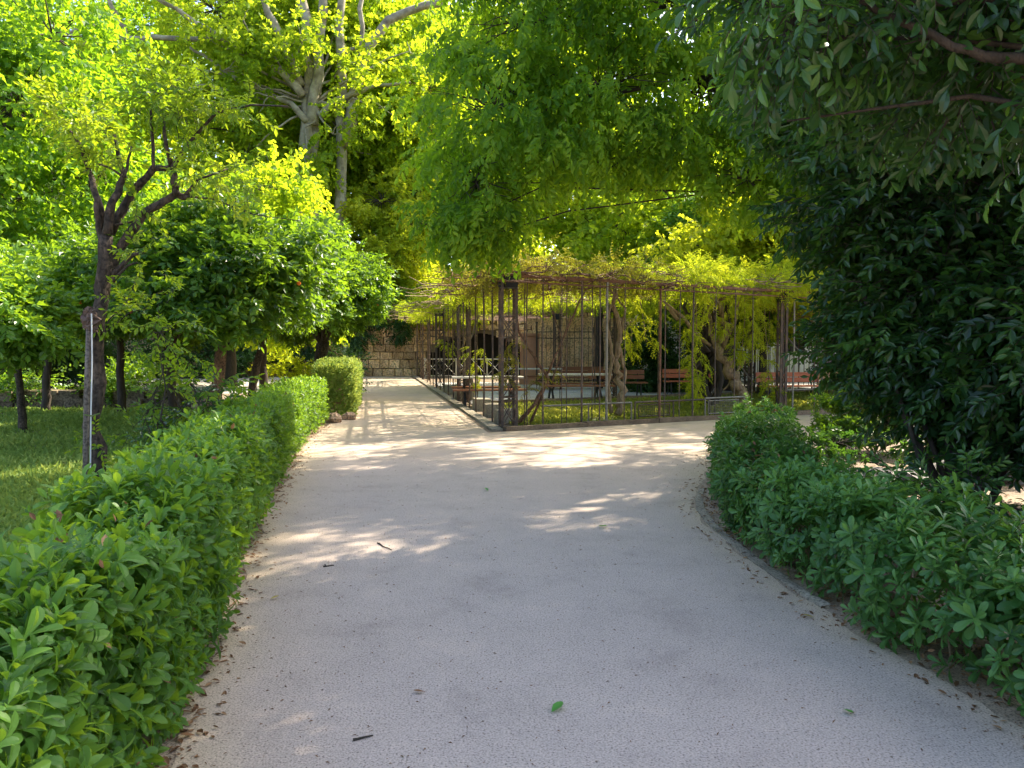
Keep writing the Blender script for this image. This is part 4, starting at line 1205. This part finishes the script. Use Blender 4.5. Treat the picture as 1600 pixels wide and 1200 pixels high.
def roofblob(u, v, ru, rz, w=1.0, z=PH + .25): 
    p = pg(u, v); return (p[0], p[1], z, ru, ru, rz, w)


KW = dict(clumps=18, per=11, cr=.42, droop=.35, sc=1.0, tvar=.18, br=.012, flat=.5)
vine('slender vine leaning red-barked across the pergola corner', [([P(800, 668, 15.1), P(830, 640, 15.1), P(858, 590, 15.2), P(835, 560, 15.3), P(812, 520, 15.3), P(800, 440, 15.2)], .045, .015), ([P(825, 670, 15.2), P(858, 590, 15.2)], .03, .02), ([P(855, 585, 15.2), P(905, 470, 15.4), P(925, 440, 15.5)], .022, .01), ([P(862, 600, 15.2), P(880, 540, 15.4), P(850, 440, 15.5)], .015, .008)],
     [roofblob(1.2, 1.0, 1.2, .22, 1.2), roofblob(.4, 2.6, 1.1, .25, 1), roofblob(2.9, .9, 1.2, .22, 1.1), roofblob(-.2, .4, .5, .2, .4)], hang=[(P(792, 520, 14.6), P(790, 600, 14.6), .15, 14), (P(862, 575, 15.3), P(820, 610, 15.2), .12, 8)], tint0=.45, leaf='wist_brown', bark='bark_red', **KW)
vine('vine with a twisted pale trunk beside the middle pergola column', [([P(965, 648, 16.6), P(972, 610, 16.6), P(962, 570, 16.6), P(970, 530, 16.6), P(958, 470, 16.6), P(965, 430, 16.8)], .09, .03), ([P(955, 645, 16.6), P(948, 600, 16.5), P(958, 560, 16.5), P(950, 510, 16.5), P(960, 450, 16.6)], .05, .02), ([P(968, 640, 16.6), P(978, 580, 16.7), P(966, 540, 16.7), P(978, 480, 16.8), P(940, 440, 17)], .045, .02)],
     [roofblob(4.4, 1.0, 1.2, .25, 1.2), roofblob(3.8, 2.8, 1.3, .25, 1.1), roofblob(5.6, 1.4, 1.1, .28, 1.1), roofblob(2.2, 3.2, 1.4, .25, 1.1)], hang=[(P(1000, 470, 16.8), P(1010, 535, 16.8), .5, 26), (P(985, 500, 17), P(985, 550, 17), .25, 10)], tint0=.45, **KW)
vine('large old vine with a thick bent brown trunk near the mesh railing', [([P(1160, 640, 18), P(1158, 610, 18), P(1140, 580, 18), P(1122, 550, 18), P(1130, 510, 18), P(1118, 470, 18.2)], .16, .05), ([P(1125, 555, 18), P(1108, 520, 18.1), P(1110, 460, 18.3)], .06, .03), ([P(1130, 545, 18), P(1150, 500, 18), P(1158, 450, 18)], .05, .02), ([P(1060, 500, 17.6), P(1035, 470, 17.5), P(1110, 540, 18)], .05, .04), ([P(1145, 590, 18), P(1165, 560, 18.2), P(1130, 610, 18)], .03, .02)],
     [roofblob(7.4, .8, 1.1, .35, 1.3, PH + .25), roofblob(8.8, .9, 1.1, .5, 1.5, PH + .3), roofblob(6.6, 2.6, 1.3, .3, 1.1), roofblob(8.8, 2.8, 1.4, .4, 1.2), roofblob(9.9, .6, .9, .4, 1.2, PH + .1)],
     hang=[(P(1087, 440, 17.2), P(1090, 625, 17.2), .34, 85), (P(1165, 450, 17.8), P(1160, 560, 17.8), .42, 75), (P(1195, 480, 18), P(1200, 620, 18), .32, 45), (P(1130, 460, 17.7), P(1130, 520, 17.7), .3, 22)], tint0=.7, **dict(KW, per=15))
# dark multi-stem trunk behind it
e = empty('wisteria_vine', 'dark clump of thick vine trunks behind the bent brown one', 'vine', 'wisteria vines on the pergola')
t = MB()
for i in range(14):
    a = P(1095 + rng.uniform(-12, 22), 628, 20 + rng.uniform(-.3, .3)); c = P(1105 + rng.uniform(-40, 40), 455, 20 + rng.uniform(-.5, .5))
    a[2] = 0
    t.tube(curve(a, c, 9, .10), np.linspace(.11, .04, 9), 6, noise=.15)
t.build('stem', M['bark_dark'], e, smooth=True)
cb = MB(); crown_into(cb, [roofblob(8, 4.4, 1.5, .35, 1.2), roofblob(5.4, 4.6, 1.6, .35, 1.2), roofblob(10.5, 4.2, 1.5, .35, 1.2)], SP['wist'], tint0=.4, **KW); cb.build('foliage', [M['wist'], M['bark_vine']], e)
vine('far vine over the long left arm of the pergola', [([W3(.6, 2, 2.9), W3(.7, 9, 2.95), W3(1.5, 13, 2.95), W3(1, 22, 2.95)], .03, .02), ([W3(.5, 9, 0), W3(.4, 9.2, 1.5), W3(.7, 9, 2.95)], .05, .02), ([W3(1.3, 13, 0), W3(1.1, 13.1, 1.5), W3(1.6, 13, 2.9)], .06, .02)],
     [roofblob(.8, 6, 1.4, .25, 1.1), roofblob(.4, 4, 1.0, .2, 1), roofblob(.5, 8, 1.1, .2, 1.2), roofblob(.4, 12, 1.2, .2, 1.2), roofblob(.5, 17, 1.4, .2, 1.3), roofblob(.5, 22, 1.5, .2, 1.2), roofblob(2.8, 7, 1.5, .25, 1.1), roofblob(1.0, 10, 1.6, .25, 1.1), roofblob(1.2, 14.5, 1.8, .3, 1.1), roofblob(1.0, 19, 1.8, .3, 1), roofblob(5, 8, 2, .3, 1.2)], hang=[(P(745, 535, 20), P(745, 600, 20), .2, 16), (P(700, 520, 26), P(700, 560, 26), .3, 14)], tint0=.4, **KW)
# dry tangle on the right part of the roof
e = empty('dry_vine', 'tangled mass of dry brown vine stems under the pergola roof at right', 'vine')
t = MB()
for i in range(420):
    u = rng.uniform(8.8, 13.4); v = rng.uniform(.3, 3.2); z = rng.uniform(2.15, 2.9)
    a = W3(u, v, z); t.tube(curve(a, a + rdir(1)[0] * (.7, .7, .3), 4, .25), np.linspace(.010, .005, 4), 3, cap=False)
t.build('stem', M['rust'], e)
# looping cords
for i, (a, mid, c, Y, lab) in enumerate([((1230, 527), (1276, 565), (1318, 552), 18.6, 'pale rope looping between poles at the right end of the pergola'), ((1152, 560), (1186, 600), (1228, 580), 18.3, 'pale rope sagging beside the yellow hanging vine'), ((1284, 590), (1300, 603), (1318, 598), 18.8, 'short low loop of rope before the tan bench')]):
    pa, pm, pc = P(*a, Y), P(*mid, Y), P(*c, Y); t_ = np.linspace(0, 1, 12)[:, None]
    ctrl = 2 * pm - (pa + pc) / 2
    q = (1 - t_) ** 2 * pa + 2 * t_ * (1 - t_) * ctrl + t_ ** 2 * pc
    b = MB(); b.tube(q, .02, 6); tag(b.build('rope', M['stake'], smooth=True), lab, 'rope')

# ---------------------------------------------------------------- benches and tables
def bench(label, p, rz, wood, L_=1.7):
    e = empty('park_bench', label, 'bench', 'park benches beyond the pergola', loc=(p[0], p[1], .016), rz=rz)
    b = MB()
    for i in range(3): b.box((0, -.22 + i * .15, .43), (L_, .13, .035), jit=.002)
    b.build('seat', M[wood], e)
    b = MB()
    for i in range(2): b.box((0, .17 + i * .03, .60 + i * .15), (L_, .03, .13), jit=.002)
    b.build('backrest', M[wood], e)
    for s in (-1, 1):
        b = MB(); x = s * L_ * .38
        b.tube([(x, -.24, 0), (x, -.2, .41), (x, .16, .41), (x, .22, .82)], .022, 6); b.tube([(x, .26, 0), (x, .12, .41)], .022, 6); b.build('leg', M['black_iron'], e)
    return e


bench('dark red bench standing left of the ivy covered bush', P(965, 600, 24)[:2], .1, 'bench_brown', 1.8)
bench('bright orange red bench behind the low railing', P(1235, 600, 22)[:2], .12, 'bench_red', 1.9)
bench('tan wooden bench at the right end behind the looping rope', P(1325, 600, 23.5)[:2], .15, 'bench_tan', 2.0)
bench('reddish bench half hidden behind the hanging yellow vine', P(1075, 600, 25)[:2], .05, 'bench_red', 1.6)
bench('dark bench with a low back behind the picnic table', P(905, 590, 28)[:2], 0, 'bench_brown', 1.8)


def picnic(label, p, rz, L_=1.9):
    e = empty('picnic_table', label, 'table', 'picnic tables under the pergola', loc=(p[0], p[1], .016), rz=rz)
    b = MB()
    for i in range(5): b.box((0, -.30 + i * .15, .74), (L_, .14, .04), jit=.002)
    b.build('tabletop', M['table_top'], e)
    for s in (-1, 1):
        b = MB(); b.box((0, s * .68, .44), (L_, .26, .045)); b.build('seat', M['bench_brown'], e)
        b = MB(); x = s * L_ * .33
        b.tube([(x, -.68, 0), (x, .25, .72)], .035, 5); b.tube([(x, .68, 0), (x, -.25, .72)], .035, 5); b.box((x, 0, .40), (.05, 1.45, .06)); b.build('leg', M['black_iron'], e)
    return e


picnic('pale topped picnic table just inside the left row of pergola posts', P(762, 600, 20.5)[:2], .1)
picnic('pale topped picnic table farther back in the middle of the pergola', P(898, 600, 22.5)[:2], .05, 2.1)
picnic('pale topped picnic table deepest inside, before the terracotta pillar', P(830, 600, 28)[:2], .05, 2.2)

# ---------------------------------------------------------------- background walls and fences at right
e = empty('block_wall', 'cream block garden wall behind the pergola', 'wall')
b = MB()
for r_ in range(9):
    x = .6 + (r_ % 2) * .3
    while x < 5.2:
        b.box((x + .29, 33.5, .16 + r_ * .31), (.575, .3, .295), tint=float(rng.uniform(.5, 1)), jit=.006); x += .6
b.build('blockwork', M['stone'], e)
e = empty('white_building', 'low white rendered building behind the black iron fence', 'building')
b = MB(); b.box((13.5, 37, 1.75), (15, 5, 3.5)); b.build('wall', M['white_wall'], e)
b = MB(); b.box((13.5, 37, 3.6), (15.6, 5.6, .18)); b.build('roof', M['rubble'], e)
for x in (8.3, 12.6, 15.4):
    b = MB(); b.box((x, 34.48, 1.9), (1.0, .06, 1.2)); w_ = b.build('window', M['black_iron'], e)
    b = MB(); b.box((x, 34.42, 1.26), (1.2, .1, .07)); b.build('sill', M['white_wall'], w_)
o = MB().box((.72, 31.5, 1.0), (.75, .5, 2.0), jit=.01).box((.72, 31.5, 2.05), (.9, .65, .1)).box((.72, 31.5, .12), (.85, .6, .24)).build('gate_pillar', M['terracotta']); tag(o, 'terracotta coloured pillar behind the pergola corner', 'pillar')


def iron_fence(label, x0, x1, y, h=1.75):
    e = empty('iron_fence', label, 'fence', loc=(x0, y, 0))
    b = MB()
    for x in np.arange(0, x1 - x0, .19): b.box((x, 0, h / 2 + .05), (.02, .02, h))
    b.build('picket', M['black_iron'], e)
    b = MB()
    for z in (.18, h - .15, h - .40): b.box(((x1 - x0) / 2, .03, z), (x1 - x0, .03, .035))
    b.build('rail', M['black_iron'], e)
    for x in np.arange(0, x1 - x0 + .1, 2.4): 
        b = MB(); b.box((x, .06, h / 2 + .1), (.07, .07, h + .2)); b.box((x, .06, h + .23), (.10, .10, .06)); b.build('post', M['black_iron'], e)
    return e


iron_fence('tall black iron picket fence before the cream block wall', 1.0, 5.8, 31.0, 2.3)
iron_fence('black iron picket fence in front of the white building', 5.9, 17.9, 30.0, 2.0)
shrub('ivy_bush', 'dark ivy covered bush standing on the patio between the benches', 'bush', [(4.8, 26.5, .8, .85, .6, .8, 1.2), (4.6, 26.5, 1.7, .65, .5, .55, 1), (5.4, 26.5, .6, .5, .5, .6, .7)], M['ivy'], SP['ivy'], (4.8, 26.5), clumps=34, per=30, cr=.3, sc=1.2, tint0=.5, droop=.5)

# dark shrubs screening behind the benches at right
for i, (x, y, s, lab) in enumerate([(12.3, 28, 1.3, 'dark evergreen shrub behind the bright orange red bench'), (15.0, 28.5, 1.6, 'dark evergreen shrub at the right end of the iron fence'), (7.6, 29, 1.2, 'dark evergreen shrub in front of the white building')]):
    shrub('evergreen_shrub', lab, 'shrub', [(x, y, 1.6 * s * .8, s * .9, .8, 1.2 * s, 1.3), (x, y, 2.9, s * 1.1, 1, .9, 1)], M['conifer'], SP['ivy'], (x, y), clumps=40, per=26, cr=.45, sc=1.5, group=None)

# ================================================================ BACKGROUND TREES
def big_tree(label, base, H, Rr, trunk_r, leaf, sp, limbs_px=None, lowest=.35, tint0=.5, clumps=30, per=16, cr=.9, sc=1.0, bark='bark_plane', z0=0.0, name='plane_tree', group='tall trees in the background', n=9, lean=0.0, droop=.4, yoff=0.0, extra=()):
    x, y = base
    bl = []
    for i in range(n):
        a = i * 2.4 + rng.uniform(-.3, .3); f = (i + .5) / n
        zc = z0 + H * (lowest + (1 - lowest) * f * .85)
        rr = Rr * (.62 if f < .75 else .4)
        k = Rr * .30
        bl.append((x + math.cos(a) * rr * .9, y + yoff + math.sin(a) * rr * .7, zc, Rr * .52, Rr * .52, H * (1 - lowest) * .17, 1.0))
    bl += list(extra)
    limbs = limbs_px or []
    return tree(name, label, 'tree', group, [(x, y, z0 - .1), (x + lean * .3, y, z0 + H * .2), (x + lean, y, z0 + H * .45)], limbs, bl, M[leaf], M[bark], SP[sp], tr=(trunk_r, trunk_r * .6), conn=.28, clumps=clumps, per=per, cr=cr, droop=droop, sc=sc, tint0=tint0, tvar=.2, br=.03, shell=.4)


def LP(pts, Y, r0, r1): return ([P(a, c, Y) for a, c in pts], r0, r1)


TZ = 3.4
t1 = [LP([(484, 560), (484, 330), (480, 190), (477, 80), (470, -60)], 40.9, .40, .26), LP([(487, 195), (494, 120), (504, 20), (512, -60)], 40.8, .34, .18), LP([(470, 135), (440, 60), (418, 20), (400, -60)], 40.7, .28, .14), LP([(474, 150), (440, 110), (395, 84), (350, 60), (290, 25), (245, -5)], 40.4, .22, .10), LP([(500, 182), (520, 158), (550, 148), (590, 134), (640, 128)], 40.7, .2, .07),
      LP([(480, 190), (455, 160), (380, 130), (330, 95), (290, 70)], 40.6, .18, .06), LP([(350, 60), (260, 60), (200, 60), (180, 20), (160, -30)], 40.4, .14, .1), LP([(200, 62), (140, 38), (90, 60)], 40.4, .14, .05)]
big_tree('tallest plane tree on the terrace with pale spreading limbs', (P(484, 0, 41)[0], 41.2), 24, 6.8, .5, 'plane', 'plane', t1, .30, yoff=6.5, extra=[(*P(px_, py_, 39.6), 1.4, .8, 1.0, .14) for px_, py_ in ((350, 110), (420, 150), (300, 40), (470, 60), (520, 210), (230, 130), (400, 230), (540, 100), (600, 170), (380, 30), (150, 60), (640, 80), (480, 240))], clumps=26, per=20, cr=1.1, sc=1.6, z0=TZ, n=13, tint0=.5)
t2 = [LP([(532, 470), (533, 240), (534, 180), (533, 80), (530, -40)], 41.2, .30, .2), LP([(538, 230), (560, 120), (576, 75), (612, 30), (690, 3), (740, -30)], 41.2, .34, .16), LP([(563, 120), (566, 40), (566, -40)], 41.1, .14, .12), LP([(540, 85), (555, 75), (572, 78)], 41.2, .10, .08)]
big_tree('forked pale plane tree right of the tallest one', (P(532, 0, 41.4)[0], 41.5), 20, 5.2, .28, 'plane', 'plane', t2, .38, yoff=5.0, clumps=24, per=16, cr=1.0, sc=1.5, z0=TZ, n=10, tint0=.7)
big_tree('brown trunked tree on the terrace behind the rail fence', (P(687, 0, 45)[0], 45), 16, 5.0, .42, 'plane', 'plane', None, .42, clumps=13, per=16, cr=1.0, sc=1.5, z0=TZ, n=10, tint0=.7, bark='bark_red', name='background_tree')
spec = [
    ((-16, 24), 13, 5.0, .25, 'locust', 'leafy tree rising behind the grove left of the plane trees', .30, .35, 0, 1.2),
    ((-24, 30), 18, 7.0, .4, 'locust', 'tall green tree at far left beyond the gravel walk', .15, .3, 0, 1.5),
    ((-34, 66), 30, 9, .4, 'locust', 'very tall tree farthest off at top left', .3, .5, TZ, 2.0),
    ((-20, 60), 29, 8, .4, 'plane', 'tall yellow green tree behind the plane trees at left', .3, .6, TZ, 2.0),
    ((6, 71), 32, 9, .4, 'plane', 'tall tree far behind the hanging branches at top centre', .3, .6, TZ, 2.0),
    ((8, 24.5), 7.0, 3.0, .15, 'wist', 'low bright yellow tree directly over the right part of the pergola', .42, .8, 0, 1.1),
    ((-11, 30), 9, 4.0, .25, 'plane', 'pale green tree between the grove and the retaining wall', .30, .55, 0, 1.3),
    ((-15, 46), 23, 8, .4, 'plane', 'yellow green tree left of the plane trees on the terrace', .12, .5, TZ, 1.7),
    ((-28, 50), 22, 8, .4, 'locust', 'far left tree standing on the terrace', .05, .4, TZ, 1.8),
    ((-3, 67), 30, 8, .4, 'plane', 'very tall yellow green tree farthest behind the terrace fence', .35, .8, TZ, 2.0),
    ((10, 46), 9, 5, .3, 'plane', 'glowing yellow tree beyond the far side of the pergola', .08, .9, TZ, 1.6),
    ((20, 44), 11, 6, .4, 'plane', 'yellow tree behind the white building', .05, .7, TZ, 1.6),
    ((12, 29), 7.5, 3.6, .22, 'wist', 'small sunlit yellow tree above the right half of the pergola', .40, .5, 0, 1.4),
    ((8.5, 34), 12, 5, .3, 'plane', 'tree rising behind the ivy bush', .30, .6, 0, 1.4),
    ((19, 24), 12, 5, .3, 'locust', 'green tree at far right behind the laurel', .1, .4, 0, 1.3),
    ((11.5, 20.5), 9.0, 3.4, .2, 'locust', 'thin crowned tree added beside the right end of the pergola to dapple the ground', .45, .6, 0, 1.1),  # added for its sparse shadow in front of the pergola
    ((3.5, 31), 11.5, 4.6, .22, 'plane', 'yellow green tree added behind the pergola to dapple the far path', .35, .7, 0, 1.2),  # added to dapple the far path, also fills the gap behind
    ((-6.5, 42.5), 8, 3.2, .2, 'wist', 'small bright tree leaning over the terrace fence', .12, .7, 3.4, 1.2),
    ((-4, 56), 24, 7, .4, 'plane', 'tall yellow green tree in the gap above the wall', .05, .6, TZ, 1.7),
    ((34, 50), 20, 9, .4, 'locust', 'far tree at the right edge of the terrace', .05, .5, TZ, 1.8),
]
for (bs, H, Rr, trr, lf, lab, low, ti, z0, sc_) in spec:
    big_tree(lab, bs, H, Rr, trr, lf, 'plane', None, low, clumps=24, per=17, cr=Rr * .15, sc=sc_, z0=z0, n=9, tint0=ti, bark='bark_dark', name='background_tree')
big_tree('dark conifer showing between the leaves at far left', (-19, 27), 11, 3.5, .3, 'conifer', 'conifer', None, .02, clumps=30, per=20, cr=.7, sc=1.6, bark='bark_dark', name='conifer', tint0=.4, n=10)
big_tree('dark conifer seen against the sky behind the plane tree', (P(430, 0, 60)[0], 60), 20, 3.5, .4, 'conifer', 'conifer', None, .2, clumps=24, per=14, cr=.8, sc=1.8, bark='bark_dark', z0=TZ, name='conifer', n=10)
big_tree('brownish green bushy tree right of centre over the pergola', (P(1150, 0, 27)[0], 27), 7.0, 2.4, .25, 'hedge', 'ivy', None, .42, clumps=40, per=34, cr=.5, sc=2.2, bark='bark_dark', name='background_tree', tint0=.75, n=8)
# undergrowth on the terrace
shrub('shrub', 'continuous green undergrowth on the terrace behind the fence', 'shrub', [(-14, 44, 4.6, 4, 1, 1.6, 1.6), (-6, 45, 4.6, 4, 1, 1.5, 1.6), (2, 45, 4.8, 4.5, 1, 1.8, 1.8), (11, 44, 4.8, 5, 1, 2, 1.8), (20, 42, 4, 5, 1, 2.4, 1.8)], M['plane'], SP['plane'], (0, 44), clumps=26, per=18, cr=.8, sc=1.2, tint0=.55)
# leafy twigs entering at the top left corner, close by
big_tree('near branch tip of a bright leaved tree at the top left corner', (-9.2, 8.0), 6.5, 2.4, .12, 'yorange', 'locust', None, .55, clumps=12, per=12, cr=.4, sc=.9, bark='bark_dark', name='background_tree', tint0=.7, n=6, group=None)
